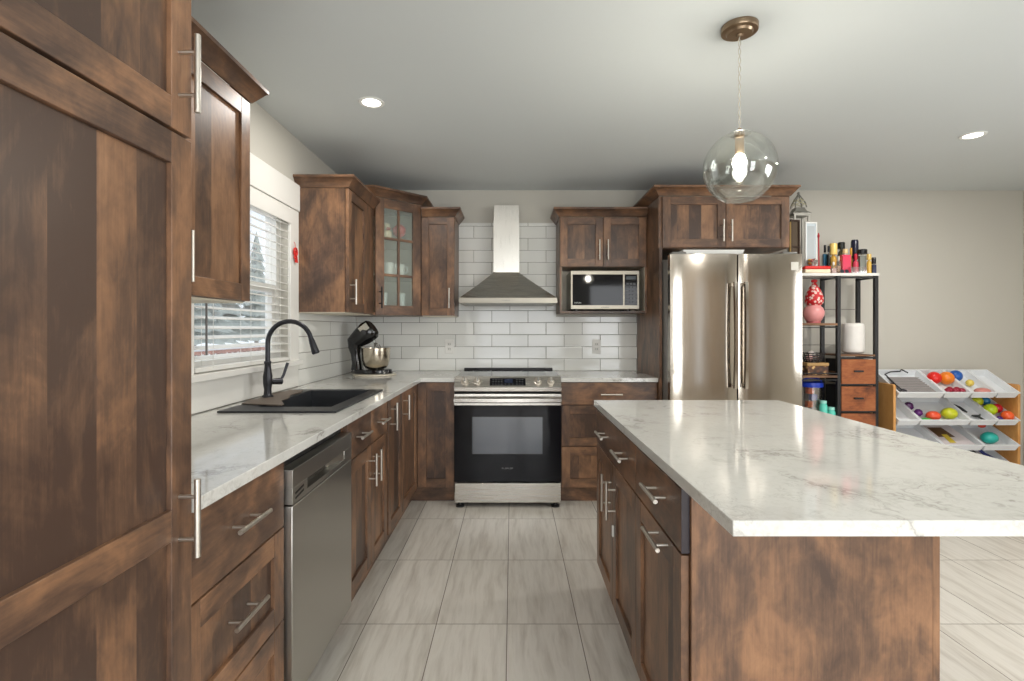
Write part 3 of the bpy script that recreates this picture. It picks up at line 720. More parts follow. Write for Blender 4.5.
# refrigerator
r = thing('refrigerator', 'stainless french-door refrigerator with two tall handles', 'refrigerator', (1.52, 3.85, 0))
x0, x1, yf = 1.076, 1.977, 3.48
obj('body', M().box(x0+.004, x1-.004, yf+.065, 4.28, .03, 1.745, C(150,148,144,.4,.3)), r, bevel=.004)
def curved_door(a0, a1, z0, z1, m_):
    mm = M(); poly = []; n = 10
    for k in range(n+1):
        t = k/n; xx = a0+(a1-a0)*t; edge = min(t, 1-t)*(a1-a0)
        poly.append((xx, yf + .006*max(0, 1-edge/.012)**2 - .003*math.sin(PI*t)))
    poly += [(a1, yf+.058), (a0, yf+.058)]
    return mm.prism(poly, lambda p: (p[0], p[1], z0), lambda p: (p[0], p[1], z1), m_)
xm = 1.536
for a0, a1, hxx in ((x0, xm-.0035, xm-.036), (xm+.0035, x1, xm+.036)):
    d = obj('door', curved_door(a0, a1, .70, 1.772, STEEL), r, bevel=.002)
    pts = []; n = 20
    for k in range(n+1):
        t = k/n; zz = .86+.715*t; pts.append((hxx, yf-.045-.014*math.sin(PI*t), zz))
    hm = M(); i = hm.mi(STEEL); R_ = []
    for p in pts: R_.append([hm.bm.verts.new((p[0]+u_, p[1]+v_, p[2])) for u_, v_ in ((-.014,.006),(-.010,-.008),(.010,-.008),(.014,.006),(.010,.012),(-.010,.012))])
    for A_, B_ in zip(R_, R_[1:]):
        for k in range(6): hm.face([A_[k], A_[(k+1)%6], B_[(k+1)%6], B_[k]], i)
    hm.face(R_[0], i); hm.face(R_[-1], i)
    for zz in (.875, 1.56): hm.box(hxx-.009, hxx+.009, yf-.044, yf-.0025, zz-.012, zz+.012, STEEL)
    obj('handle', hm, d)
    if a1 == x1: obj('sticker', M().box(1.895, 1.945, yf-.0042, yf-.0025, 1.66, 1.715, C(206,202,192)), d)
obj('freezer_drawer', curved_door(x0, x1, .08, .694, STEEL), r, bevel=.002)
fh = M(); fh.box(x0+.08, x1-.08, yf-.058, yf-.044, .60, .628, STEEL)
for a in (x0+.1, x1-.12): fh.box(a, a+.02, yf-.045, yf-.002, .604, .624, STEEL)
obj('handle', fh, r)
obj('base_grille', M().box(x0+.02, x1-.02, yf+.03, yf+.06, .03, .078, BLK), r)
hh = obj('hinge_cover', M().box(x0+.02, x0+.12, yf+.03, yf+.10, 1.7465, 1.79, C(120,118,114)), r, bevel=.006); obj('hinge_cover', M().box(x1-.12, x1-.02, yf+.03, yf+.10, 1.7465, 1.79, C(120,118,114)), r, bevel=.006)
for a in (x0+.08, x1-.08):
    for y_ in (yf+.12, 4.2): obj('foot', M().cyl((a, y_, .001), (a, y_, .031), .02, BLK, 14), r)
# white tray on the fridge
tr = M(); i = tr.mi(WHITE); TX0, TX1, TY0, TY1, TZ = 1.205, 1.585, 3.56, 3.86, 1.7462
def rect(e, z): return [tr.bm.verts.new(p) for p in ((TX0-e,TY0-e,z),(TX1+e,TY0-e,z),(TX1+e,TY1+e,z),(TX0-e,TY1+e,z))]
L_ = [rect(0, TZ), rect(.022, TZ+.062), rect(.018, TZ+.062), rect(-.003, TZ+.004)]
for A_, B_ in zip(L_, L_[1:]):
    for k in range(4): tr.face([A_[k], A_[(k+1)%4], B_[(k+1)%4], B_[k]], i)
tr.face(L_[0], i); tr.face(L_[-1], i)
tag(obj('serving_tray', tr, loc=(1.43, 3.7, TZ)), 'white tray lying on top of the refrigerator under the cabinet', 'tray')

# stand mixer
r = thing('stand_mixer', 'black stand mixer with a steel bowl and raised head, in the countertop corner', 'mixer', (-1.09, 3.93, .908))
mx, my, mz = -1.09, 3.93, .9205
tag(obj('cutting_board', M().lathe((-1.05, 3.92, .909), [(0,0),(.16,0),(.163,.004),(.16,.0105),(0,.0105)], C(222,214,196,.3), 40), loc=(-1.05, 3.92, .909)), 'round cream board under the stand mixer', 'cutting board')
BOWLM = NT('satin_steel_bowl').set(col=srgb(205,194,176), rough=.2, metal=1.0)
BLKP = NT('gloss_black_enamel').set(col=(.008,.008,.009), rough=.12, spec=.7)
bs = M(); poly = []
for k in range(24):
    t = 2*PI*k/24; poly.append((mx+.02+.155*math.cos(t)*(1 if math.cos(t) > 0 else .95), my+.088*math.sin(t)))
bs.prism(poly, lambda p: (p[0], p[1], mz), lambda p: (mx+.02+(p[0]-mx-.02)*.94, my+(p[1]-my)*.93, mz+.032), BLKP)
obj('base', bs, r, bevel=.004)
cl = M(); i = cl.mi(BLKP); R_ = []
for z_, xc, w_, d_ in ((.03, -.095, .042, .062), (.08, -.098, .034, .05), (.15, -.108, .034, .048), (.20, -.115, .046, .055), (.235, -.112, .05, .058), (.25, -.105, .03, .04)):
    R_.append([cl.bm.verts.new((mx+xc+w_*math.copysign(abs(math.cos(a))**.6, math.cos(a)), my+d_*math.copysign(abs(math.sin(a))**.6, math.sin(a)), mz+z_)) for a in [2*PI*k/20 for k in range(20)]])
for A_, B_ in zip(R_, R_[1:]):
    for k in range(20): cl.face([A_[k], A_[(k+1)%20], B_[(k+1)%20], B_[k]], i)
cl.face(R_[0], i); cl.face(R_[-1], i); obj('column', cl, r)
hd = M(); i = hd.mi(BLKP); R_ = []; hdv = Vector((.80, -.12, .58)).normalized(); up = Vector((-.6, 0, .8)); sd = hdv.cross(up).normalized(); up = sd.cross(hdv).normalized()
h0 = Vector((mx-.14, my, mz+.20))
for s_, w_, hh_ in ((0, .028, .03), (.02, .05, .052), (.07, .06, .064), (.12, .064, .076), (.17, .066, .084), (.215, .06, .078), (.232, .045, .06)):
    R_.append([hd.bm.verts.new(h0+hdv*s_+sd*(w_*math.cos(a))+up*(hh_*math.sin(a)+.02)) for a in [2*PI*k/20 for k in range(20)]])
for A_, B_ in zip(R_, R_[1:]):
    for k in range(20): hd.face([A_[k], A_[(k+1)%20], B_[(k+1)%20], B_[k]], i)
hd.face(R_[0], i); hd.face(R_[-1], i); ho = obj('head', hd, r)
pq = h0+hdv*.19+up*.045; bq = M(); cc = pq + sd*.0
bq.hexa([pq+hdv*a_+up*b_+sd*c_ for c_ in (.050, .062) for a_, b_ in ((-.04,-.02),(.035,-.02),(.035,.03),(-.04,.03))], C(196,190,178,.25,.8)); obj('badge', bq, ho)
wk = M(); w0 = h0+hdv*.175-up*.045; wd = (-up*.9+Vector((0,0,-.25))).normalized()
wk.tube([w0, w0+wd*.035], .012, CHROME, 12)
for k in range(6):
    a = PI*k/6; o_ = sd*math.cos(a)+hdv*math.sin(a); wk.tube([w0+wd*.03, w0+wd*.06+o_*.024, w0+wd*.10+o_*.032, w0+wd*.13], .0022, CHROME, 6)
    wk.tube([w0+wd*.03, w0+wd*.06-o_*.024, w0+wd*.10-o_*.032, w0+wd*.13], .0022, CHROME, 6)
obj('whisk', wk, r)
bc = (mx+.046, my, mz+.034)
bw = obj('bowl', M().lathe(bc, [(0,0),(.06,0),(.08,.010),(.094,.03),(.103,.07),(.107,.12),(.108,.155),(.112,.156),(.112,.160),(.105,.160),(.104,.12),(.098,.07),(.088,.034),(.06,.012),(0,.010)], BOWLM, 40), r)
cb = M(); cb.tube([(mx-.12, my+.06, mz+.05), (mx-.16, my+.1, mz+.03), (mx-.19, my+.16, mz-.003), (mx-.2, my+.24, mz-.006), (mx-.205, my+.33, mz-.006)], .004, BLK, 8); obj('power_cord', cb, r)

# ------------------------------------------------------------------ island
r = thing('kitchen_island', 'stained wood kitchen island base with drawers and doors facing the aisle', 'kitchen island', (.73, 1.9, 0))
FI = Frame((.435, 0, 0), (0,1,0), (-1,0,0))
IY0, IY1, IX1 = 1.262, 2.51, 1.022
obj('body', M().box(.4365, IX1, IY0, IY1, .115, .877, WV), r)
obj('toe_kick', M().box(.468, IX1, IY0+.002, IY1-.01, .001, .115, WH), r)
obj('end_panel', M().box(.4365, IX1, IY0-.018, IY0-.0005, .001, .877, wood('stained_maple_veneer', True, False, k=1.22)), r)
obj('back_panel', M().box(IX1+.0005, IX1+.018, IY0-.018, IY1, .001, .877, WV), r, bevel=.001)
YA, YB, YC = IY0-.006, 1.716, 2.505
front(r, FI, 'drawer', YB, YC, .709, .868, 'slab', [('h', 2.25, .793), ('h', 1.885, .793)])
dn = front(r, FI, 'drawer', YA, YB, .709, .868, 'slab', [('h', 1.43, .803)])
obj('dark_end_strip', M().box(.4155, .4355, YA-.0008, YA+.0014, .7095, .8675, C(44,36,42)), dn, label='dark edge')  # dark strip over the near end of the drawer front
dd1 = front(r, FI, 'door', 2.112, YC, .118, .705, handles=[('v', 2.16, .57)])
dd2 = front(r, FI, 'door', YB, 2.112, .118, .705, handles=[('v', 2.06, .57)])
front(r, FI, 'door', YA, YB, .118, .705, handles=[('h', 1.41, .683)])
obj('child_safety_latch', M().fbox(FI, 2.078, 2.09, .415, .46, .0202, .028, WHITE), dd2, bevel=.002)
tag(obj('island_countertop', M().box(.406, 1.32, .941, 2.538, CT0, CT1+.0, QUARTZ), bevel=.002), 'large white quartz countertop on the kitchen island with grey veins', 'countertop')

# ------------------------------------------------------------------ lamps
def pot(x, y, lb, pw=16):
    r_ = thing('recessed_ceiling_light', lb, 'ceiling light', (x, y, CZ), 'recessed ceiling lights')
    obj('trim_ring', M().lathe((x, y, CZ-.006), [(.045, .0055), (.048, .001), (.062, 0), (.066, .004), (.066, .0055)], WHITE, 32, close=True), r_)
    obj('diffuser', M().lathe((x, y, CZ-.004), [(0, 0), (.045, 0), (.045, .003), (0, .003)], LAMP, 28), r_)
    l = bpy.data.lights.new('lamp', 'AREA'); l.shape = 'DISK'; l.size = .1; l.energy = pw; l.color = (1, .965, .91)
    o = bpy.data.objects.new('lamp', l); COL.objects.link(o); o.location = (0, 0, -.012); o.parent = r_
pot(-.724, 2.64, 'round recessed ceiling light above the left counter and sink', 8)
pot(2.78, 3.088, 'round recessed ceiling light on the right side, beyond the pendant lamp')
pot(.95, -.6, 'added unseen recessed ceiling light behind the camera, nearest the patio door'); pot(2.78, -.9, 'added unseen recessed ceiling light nearest the dining window'); pot(-.724, .6, 'added unseen recessed ceiling light above the pantry'); pot(2.78, .8, 'added unseen recessed ceiling light over the dining side')  # unseen pot lights, added as fill for the room
r = thing('pendant_lamp', 'clear glass globe pendant lamp with a glowing bulb hanging over the island', 'pendant lamp', (.880, 1.98, CZ), None)
px, py = .880, 1.98
BRZ = plain('aged_nickel', srgb(150,130,108), .3, metal=1)
obj('canopy', M().lathe((px, py, CZ-.03), [(0,-.012),(.012,-.012),(.014,-.004),(.045,-.002),(.05,.006),(.066,.008),(.068,.012),(.068,.029),(0,.029)], BRZ, 36), r)
cd = M(); hgt = (2.012, CZ-.042)
for ph in (0, PI): cd.tube([(px+.004*math.cos(k*.55+ph), py+.004*math.sin(k*.55+ph), hgt[0]+.02+(hgt[1]-hgt[0]-.02)*k/60) for k in range(61)], .0016, C(200,194,180,.2), 6)
obj('cord', cd, r)
obj('socket', M().lathe((px, py, 1.935), [(0,.0),(.016,0),(.017,.01),(.017,.06),(.02,.062),(.02,.082),(.008,.09),(.008,.1),(0,.1)], BRZ, 20), r)
bl = obj('bulb', M().lathe((px, py, 1.865), [(0,.014),(.012,.016),(.022,.023),(.027,.037),(.024,.050),(.016,.060),(.013,.07),(0,.07)], BULB, 24), r)
R0 = .1345; prof = []
for k in range(29):
    t = .27 + (PI-.27-.42)*k/28; prof.append((R0*math.sin(t), R0*1.02*math.cos(t)))
prof += [(rr_-.0025*math.sin(.3) if False else rr_*.982, z_*.982) for rr_, z_ in reversed(prof)]
gb = obj('globe', M().lathe((px, py, 1.883), prof, GLOBE, 48, close=True), r)
obj('globe_cap', M().lathe((px, py, 2.014), [(0, .012), (.02, .012), (.042, .004), (.044, 0), (.040, -.002), (0, 0)], CHROME, 28), r)
l = bpy.data.lights.new('lamp', 'POINT'); l.energy = 11; l.shadow_soft_size = .03; l.color = (1, .92, .82)
o = bpy.data.objects.new('lamp', l); COL.objects.link(o); o.location = (0, 0, 1.84-CZ); o.parent = r

# ------------------------------------------------------------------ small wall things
for x_, lb in ((-.527, 'white wall outlet on the tile left of the range'), (.711, 'white wall outlet on the tile right of the range')):
    r = thing('wall_outlet', lb, 'outlet', (x_, 4.31, 1.112), 'wall outlets')
    pl_ = obj('cover_plate', M().box(x_-.036, x_+.036, 4.306, 4.3115, 1.054, 1.170, TRIMW), r, bevel=.002)
    for dz in (-.02, .02):
        s_ = M(); s_.box(x_-.017, x_+.017, 4.3045, 4.3059, 1.112+dz-.014, 1.112+dz+.014, C(222,220,212))
        s_.box(x_-.008, x_-.005, 4.304, 4.3044, 1.112+dz-.006, 1.112+dz+.007, BLK).box(x_+.005, x_+.008, 4.304, 4.3044, 1.112+dz-.006, 1.112+dz+.007, BLK)
        obj('socket', s_, pl_)
r = thing('red_charm', 'small red hanging charm on the right window casing', 'charm', (-1.30, 3.075, 1.75))
RD = C(214,44,36,.5)
cm = M(); c0 = Vector((-1.291, 3.055, 1.72))
cm.tube([c0+Vector((0, .02*math.sin(t)*1.1, .022*math.cos(t))) for t in [2*PI*k/16 for k in range(17)]], .0055, RD, 8)
cm.tube([c0+Vector((0, .016*math.sin(2*t), -.018+.016*math.sin(t)*1.4)) for t in [2*PI*k/24 for k in range(25)]], .005, RD, 8)
obj('knot', cm, r)
ts = M()
for k in range(7): ts.tube([c0+Vector((.001*k, (k-3)*.002, -.034)), c0+Vector((.001*(k-3), (k-3)*.004+.012, -.062))], .0022, RD, 6)
obj('tassel', ts, r)
obj('loop', M().tube([c0+Vector((0,0,.02)), c0+Vector((-.004,0,.05)), c0+Vector((-.010,0,.06))], .0015, RD, 6), r)

# blinds
r = thing('window_blind', 'white horizontal slat blind lowered over the kitchen window', 'blind', (-1.35, 2.55, 1.9))
ya, yb = WY0+.012, WY1-.012; xc = WX-.008
obj('head_rail', M().box(xc-.028, xc+.028, ya, yb, 1.900, 1.952, TRIMW), r, bevel=.003)
obj('valance', M().box(xc+.0285, xc+.036, ya, yb, 1.875, 1.952, TRIMW), r, bevel=.003)
sl = M(); z_ = 1.875; tilt = math.radians(14)
while z_ > 1.125:
    dx, dz = .0245*math.cos(tilt), .0245*math.sin(tilt)
    sl.hexa([(xc-dx, ya, z_+dz), (xc+dx, ya, z_-dz), (xc+dx, yb, z_-dz), (xc-dx, yb, z_+dz), (xc-dx, ya, z_+dz+.0028), (xc+dx, ya, z_-dz+.0028), (xc+dx, yb, z_-dz+.0028), (xc-dx, yb, z_+dz+.0028)], TRIMW)
    z_ -= .0435
obj('slats', sl, r)
obj('bottom_rail', M().box(xc-.024, xc+.024, ya, yb, 1.078, 1.098, TRIMW), r, bevel=.003)
ld = M()
for yy in (ya+.12, (ya+yb)/2, yb-.12):
    for xx in (xc-.0255, xc+.0255): ld.cyl((xx, yy, 1.09), (xx, yy, 1.91), .0012, TRIMW, 6)
obj('ladder_cords', ld, r)
obj('tilt_wand', M().cyl((xc+.038, ya+.05, 1.15), (xc+.038, ya+.05, 1.87), .0045, C(120,118,116), 8), r)
# ------------------------------------------------------------------ metal shelf unit
FY, BY = 3.97, 4.20
r = thing('metal_shelf_unit', 'black metal shelf unit with rustic drawers, standing right of the refrigerator', 'shelf', (2.47, 4.08, 0))
pr = .013
for x_ in (2.11, 2.537, 2.829):
    for y_ in (FY+pr, BY-pr): obj('post', M().box(x_-pr, x_+pr, y_-pr, y_+pr, .001, 1.672, BLKM), r)
obj('top_board', M().box(2.095, 2.845, FY-.006, BY+.006, 1.6725, 1.694, C(214,212,206,.3)), r, bevel=.001)
for z_ in (1.288, .882, .50, .12): obj('shelf_board', M().box(2.122, 2.5255, FY, BY, z_, z_+.018, SHELFW), r, bevel=.001)
obj('shelf_board', M().box(2.549, 2.8175, FY, BY, 1.048, 1.062, SHELFW), r, bevel=.001)
for z_ in (1.655, 1.03, .822, .612, .402, .192, .08):
    obj('rail', M().box(2.551, 2.8155, FY+.001, FY+.02, z_, z_+.012, BLKM), r); obj('side_rail', M().box(2.829-pr+.001, 2.829+pr-.001, FY+.027, BY-.027, z_, z_+.012, BLKM), r)
for z_ in (1.655, 1.27, .915, .864, .482, .102):
    obj('side_rail', M().box(2.537-pr+.002, 2.537+pr-.002, FY+.027, BY-.027, z_, z_+.012, SHELFW if z_ == .915 else BLKM), r); obj('rail', M().box(2.124, 2.523, FY+.001, FY+.02, z_-.002, z_+.004, BLKM), r)
for z_ in (1.42, 1.13): obj('back_wire', M().cyl((2.12, BY-.011, z_), (2.82, BY-.011, z_), .0028, C(120,116,112), 8), r)
for k, z_ in enumerate((.837, .627, .417, .207)):
    d = obj('drawer', M().box(2.553, 2.814, FY+.004, BY-.03, z_, z_+.185, plain('black_fabric', srgb(26,25,27), .95) if k == 0 else bpy.data.materials['black_fabric']), r)
    obj('drawer_front', M().box(2.552, 2.8155, FY-.006, FY+.0035, z_-.002, z_+.188, RUST), d, bevel=.001)
    obj('handle', M().box(2.645, 2.715, FY-.012, FY-.0062, z_+.095, z_+.103, BLKM).box(2.645, 2.65, FY-.018, FY-.012, z_+.09, z_+.103, BLKM).box(2.71, 2.715, FY-.018, FY-.012, z_+.09, z_+.103, BLKM).box(2.645, 2.715, FY-.02, FY-.018, z_+.09, z_+.103, BLKM), d)

def X_(px_, Y): return (px_-511.5)*Y/512
def Z_(py_, Y): return H-(py_-329)*Y/512
TZ = 1.6945
# humidifier-like white cylinder
c = (X_(852.5, 4.08), 4.08, 1.0625)
r = thing('white_canister', 'white ribbed rounded cylinder standing on the drawers of the metal shelf unit', 'canister', c)
pf = [(0,.004),(.055,.004),(.066,.010),(.076,.02),(.079,.04)]
for k in range(8): z_ = .05+.022*k; pf += [(.0795, z_), (.0785, z_+.011)]
pf += [(.078,.225),(.072,.238),(.058,.245),(0,.247)]
obj('body', M().lathe(c, pf, C(226,222,216), 36), r); obj('base_ring', M().lathe(c, [(0,0),(.05,0),(.05,.0039),(0,.0039)], C(150,110,90), 30), r)

# things on the left shelves
c = (X_(813, 4.07), 4.07, 1.3065)
r = thing('pink_pot', 'round pink pot on the upper shelf of the metal unit', 'pot', c)
obj('body', M().lathe(c, [(0,0),(.03,0),(.055,.02),(.075,.06),(.078,.09),(.066,.12),(.05,.135),(.052,.142),(.045,.142),(.045,.13),(0,.12)], C(224,150,148,.3), 30), r)
obj('base', M().lathe((c[0], c[1], c[2]), [(.031,0),(.05,0),(.05,.014),(.045,.016)], C(190,100,100), 20, close=True), r)
c2 = (c[0]+.005, c[1], 1.449)
r = thing('wrapped_gift', 'red and white patterned cone-shaped bundle standing on the pink pot', 'bundle', c2)
gm = NT('red_white_floral_wrap'); gn = gm.n('ShaderNodeTexVoronoi'); gm.l(gm.coord(), gn.inputs[0]); gn.inputs['Scale'].default_value = 42
gm.set(col=gm.ramp(gn.outputs['Distance'], [(.28, srgb(232,200,190)), (.4, srgb(196,22,30))], 'CONSTANT'), rough=.5)
obj('wrap', M().lathe(c2, [(0,0),(.05,0),(.066,.02),(.066,.06),(.054,.10),(.036,.14),(.016,.17),(.010,.18),(0,.18)], gm.mat, 22), r)
obj('knot', M().ball((c2[0], c2[1], c2[2]+.192), .02, C(190,20,34), sc=(1.2,1,.7), bump=.1), r)
BK = C(40,34,34); 
c = (X_(812, 4.07), 4.07, .9005)
r = thing('storage_box', 'brown and gold patterned box on the middle shelf of the metal unit', 'box', c)
vm_ = NT('brown_gold_pattern'); gn = vm_.n('ShaderNodeTexVoronoi'); vm_.l(vm_.coord(), gn.inputs[0]); gn.inputs['Scale'].default_value = 30
vm_.set(col=vm_.ramp(gn.outputs['Distance'], [(.25, srgb(206,170,110)), (.4, srgb(106,66,40)), (.7, srgb(60,38,28))]), rough=.5)
obj('body', M().box(c[0]-.08, c[0]+.085, 4.0, 4.14, c[2], c[2]+.07, vm_.mat), r, bevel=.004); obj('lid', M().box(c[0]-.083, c[0]+.088, 3.997, 4.143, c[2]+.0705, c[2]+.095, C(170,132,78)), r, bevel=.004)
c = (c[0], 4.07, .996)
r = thing('wire_basket', 'dark woven bowl on the brown and gold box in the metal unit', 'basket', c)
bk = M()
for k in range(5):
    rr_ = .05+.007*k; bk.tube([(c[0]+rr_*math.cos(2*PI*j/24)*1.15, c[1]+rr_*math.sin(2*PI*j/24)*.9, c[2]+.005+.017*k+.002*math.sin(6*2*PI*j/24)) for j in range(25)], .0042, BK, 6)
for j in range(16):
    a = 2*PI*j/16; bk.tube([(c[0]+.05*1.15*math.cos(a), c[1]+.045*math.sin(a), c[2]+.005), (c[0]+.08*1.15*math.cos(a), c[1]+.072*math.sin(a), c[2]+.078)], .003, BK, 6)
bk.lathe(c, [(0,0),(.05,0),(.05,.004),(0,.004)], BK, 20, sy=.9)
obj('bowl', bk, r)
for k, (dx, dy, dz, cc) in enumerate(((-.03, -.01, .034, (226,176,168)), (.028, .01, .03, (96,74,64)), (0, .02, .064, (206,196,190)))):
    tag(obj('ornament_ball', M().ball((c[0]+dx, c[1]+dy, c[2]+dz), .026, C(*cc), bump=.06), loc=(c[0]+dx, c[1]+dy, c[2]+dz)), ['pink small ball in the dark woven bowl, at its left', 'brown small ball in the dark woven bowl, at its right', 'pale small ball on top in the dark woven bowl'][k], 'ball')
c = (X_(811, 4.10), 4.10, .5185)
r = thing('toy_tub', 'clear plastic tub with blue lid and orange blocks, low in the metal unit', 'tub', (c[0], c[1], .5185))
obj('body', M().lathe(c, [(0,0),(.06,0),(.078,.28),(.075,.28),(.058,.004),(0,.004)], BOTTLE, 28), r)
obj('lid', M().lathe(c, [(0,.281),(.082,.281),(.084,.29),(.082,.315),(.07,.322),(0,.322)], C(34,66,190,.3), 28), r)
obj('handle', M().tube([(c[0]+.08*math.cos(PI*k/12), c[1], c[2]+.32+.03*math.sin(PI*k/12)) for k in range(13)], .006, C(30,60,180,.3), 8), r)
for k, (dx, dy, dz, cc) in enumerate(((-.02,-.01,.0,(236,110,40)),(.022,.012,.055,(226,226,224)),(-.02,0,.11,(240,120,44)),(.015,.005,.165,(40,80,200)),(-.018,-.005,.22,(240,104,40)))):
    q = (c[0]+dx, c[1]+dy, c[2]+.005+dz)
    tag(obj('toy_block', M().box(q[0]-.024, q[0]+.024, q[1]-.024, q[1]+.024, q[2], q[2]+.05, C(*cc)), loc=q, bevel=.006), ['orange toy block at the bottom of the clear tub', 'white toy block in the clear tub', 'orange toy block halfway up the clear tub', 'blue toy block in the clear tub under the lid', 'orange toy block at the top of the clear tub'][k], 'toy block')
c = (X_(806, 4.0)-.0, 4.12, .5185)
c = (X_(830, 4.01), 4.01, .5185)
for k, dx in enumerate((-.052, .012)):
    q = (c[0]+dx-.005, c[1], c[2])
    r = thing('turquoise_jar', ['turquoise plastic jar beside the blue-lidded tub', 'turquoise plastic jar nearest the drawers in the metal unit'][k], 'jar', q, None)
    obj('body', M().lathe(q, [(0,0),(.026,0),(.029,.01),(.029,.09+.05*(1-k)),(.02,.11+.05*(1-k)),(0,.11+.05*(1-k))], C(96,206,186,.3), 20), r)
    obj('lid', M().lathe((q[0], q[1], q[2]+.1105+.05*(1-k)), [(0,0),(.024,0),(.024,.02),(0,.02)], C(160,224,212,.3), 20), r)
r = tag(obj('charging_cable', M().tube([(X_(833,4.0), 3.985, 1.668), (X_(834,4.0), 3.98, 1.62), (X_(836,4.0), 3.985, 1.57), (X_(834.5,4.0), 3.985, 1.52), (X_(834.5,4.0), 3.985, 1.50)], [.002,.002,.002,.002,.006], BLK, 8), loc=(X_(833,4.0), 3.985, 1.668)), 'thin dark cable hanging from the top board of the metal unit', 'cable')

# things on the top board
def on_top(px0, px1, py0, Y): return (X_((px0+px1)/2, Y), Y, TZ), (px1-px0)*Y/512/2, Z_(py0, Y)-TZ
# lantern
c = (X_(798, 4.13), 4.13, TZ)
r = thing('lantern', 'tall silver lantern with a pagoda roof and openwork top beside the fridge cabinet', 'lantern', c)
SIL = C(140,138,130,.4,.4); hw = .056
lm = M()
for sx in (-1, 1):
    for sy in (-1, 1): lm.box(c[0]+sx*hw-.006, c[0]+sx*hw+.006, c[1]+sy*hw*.8-.006, c[1]+sy*hw*.8+.006, TZ+.02, 2.165, SIL)
lm.box(c[0]-hw-.012, c[0]+hw+.012, c[1]-hw*.8-.012, c[1]+hw*.8+.012, TZ, TZ+.02, SIL); lm.box(c[0]-hw-.008, c[0]+hw+.008, c[1]-hw*.8-.008, c[1]+hw*.8+.008, 2.165, 2.175, SIL)
obj('frame', lm, r)
rf = M(); i = rf.mi(SIL); R_ = []
for z_, s_ in ((2.1755, 1.0), (2.177, 1.32), (2.185, 1.32), (2.205, .85), (2.235, .6)): R_.append([rf.bm.verts.new((c[0]+sx*hw*s_, c[1]+sy*hw*s_*.8, z_)) for sx, sy in ((-1,-1),(1,-1),(1,1),(-1,1))])
for A_, B_ in zip(R_, R_[1:]):
    for k in range(4): rf.face([A_[k], A_[(k+1)%4], B_[(k+1)%4], B_[k]], i)
rf.face(R_[0], i); rf.face(R_[-1], i); obj('roof', rf, r, smooth=False)
tp = M()
for sx, sy in ((-1,-1),(1,-1),(1,1),(-1,1)): tp.tube([(c[0]+sx*.045, c[1]+sy*.036, 2.234), (c[0]+sx*.04, c[1]+sy*.03, 2.27), (c[0]+sx*.012, c[1]+sy*.01, 2.325), (c[0], c[1], 2.35)], .005, SIL, 8)
for z_, s_ in ((2.255, .043), (2.285, .033)):
    for k in range(4):
        a, b_ = ((-1,-1),(1,-1),(1,1),(-1,1))[k], ((1,-1),(1,1),(-1,1),(-1,-1))[k]
        tp.tube([(c[0]+a[0]*s_, c[1]+a[1]*s_*.8, z_), (c[0]+(a[0]+b_[0])/2*s_, c[1]+(a[1]+b_[1])/2*s_*.8, z_+.02), (c[0]+b_[0]*s_, c[1]+b_[1]*s_*.8, z_)], .0035, C(190,184,150,.3,.6), 6)
tp.lathe((c[0], c[1], 2.345), [(0,0),(.012,.005),(.01,.016),(0,.024)], SIL, 12)
obj('openwork_top', tp, r)
# dark picture frame inside/before lantern
fy_ = 4.0; xl, xr = X_(790.5, fy_), X_(802.5, fy_)
r = thing('picture_frame', 'dark picture frame with a thin gold edge standing in front of the lantern', 'picture frame', ((xl+xr)/2, fy_, TZ))
pm = M(); zt = Z_(219, fy_); Fp = Frame((xl, fy_+.02, 0), (1, .35, 0), (.35, -1, 0)); ww = xr-xl
for a0, a1, b0, b1 in ((0, .014, TZ, zt), (ww-.014, ww, TZ, zt), (.014, ww-.014, TZ, TZ+.014), (.014, ww-.014, zt-.014, zt), (.014, ww-.014, (TZ+zt)/2-.006, (TZ+zt)/2+.006)): pm.fbox(Fp, a0, a1, b0, b1, 0, .012, C(54,36,26))
obj('frame', pm, r); obj('gold_edge', M().fbox(Fp, -.006, -.0005, TZ, zt-.02, 0, .014, C(206,176,112,.3,.4)), r)
obj('backing', M().fbox(Fp, .014, ww-.014, TZ+.014, zt-.014, .001, .004, C(84,70,56)), r)
fy_ = 4.03; xl, xr = X_(804.5, fy_), X_(817, fy_)
r = thing('white_print', 'white upright framed print between the lantern and the perfume bottles', 'picture frame', ((xl+xr)/2, fy_, TZ))
zt = Z_(222, fy_); pm = M(); ww = xr-xl
Fp = Frame((xl, fy_+.005, 0), (1, .12, 0), (.12, -1, 0))
pm.fbox(Fp, 0, .008, TZ, zt, 0, .012, WHITE).fbox(Fp, ww-.008, ww, TZ, zt, 0, .012, WHITE).fbox(Fp, .008, ww-.008, TZ, TZ+.01, 0, .012, WHITE).fbox(Fp, .008, ww-.008, zt-.01, zt, 0, .012, WHITE)
obj('frame', pm, r); obj('print', M().fbox(Fp, .008, ww-.008, TZ+.01, zt-.01, .001, .006, C(196,206,212)).fbox(Fp, .018, ww-.018, TZ+.1, zt-.03, .0062, .007, C(176,182,184)), r)
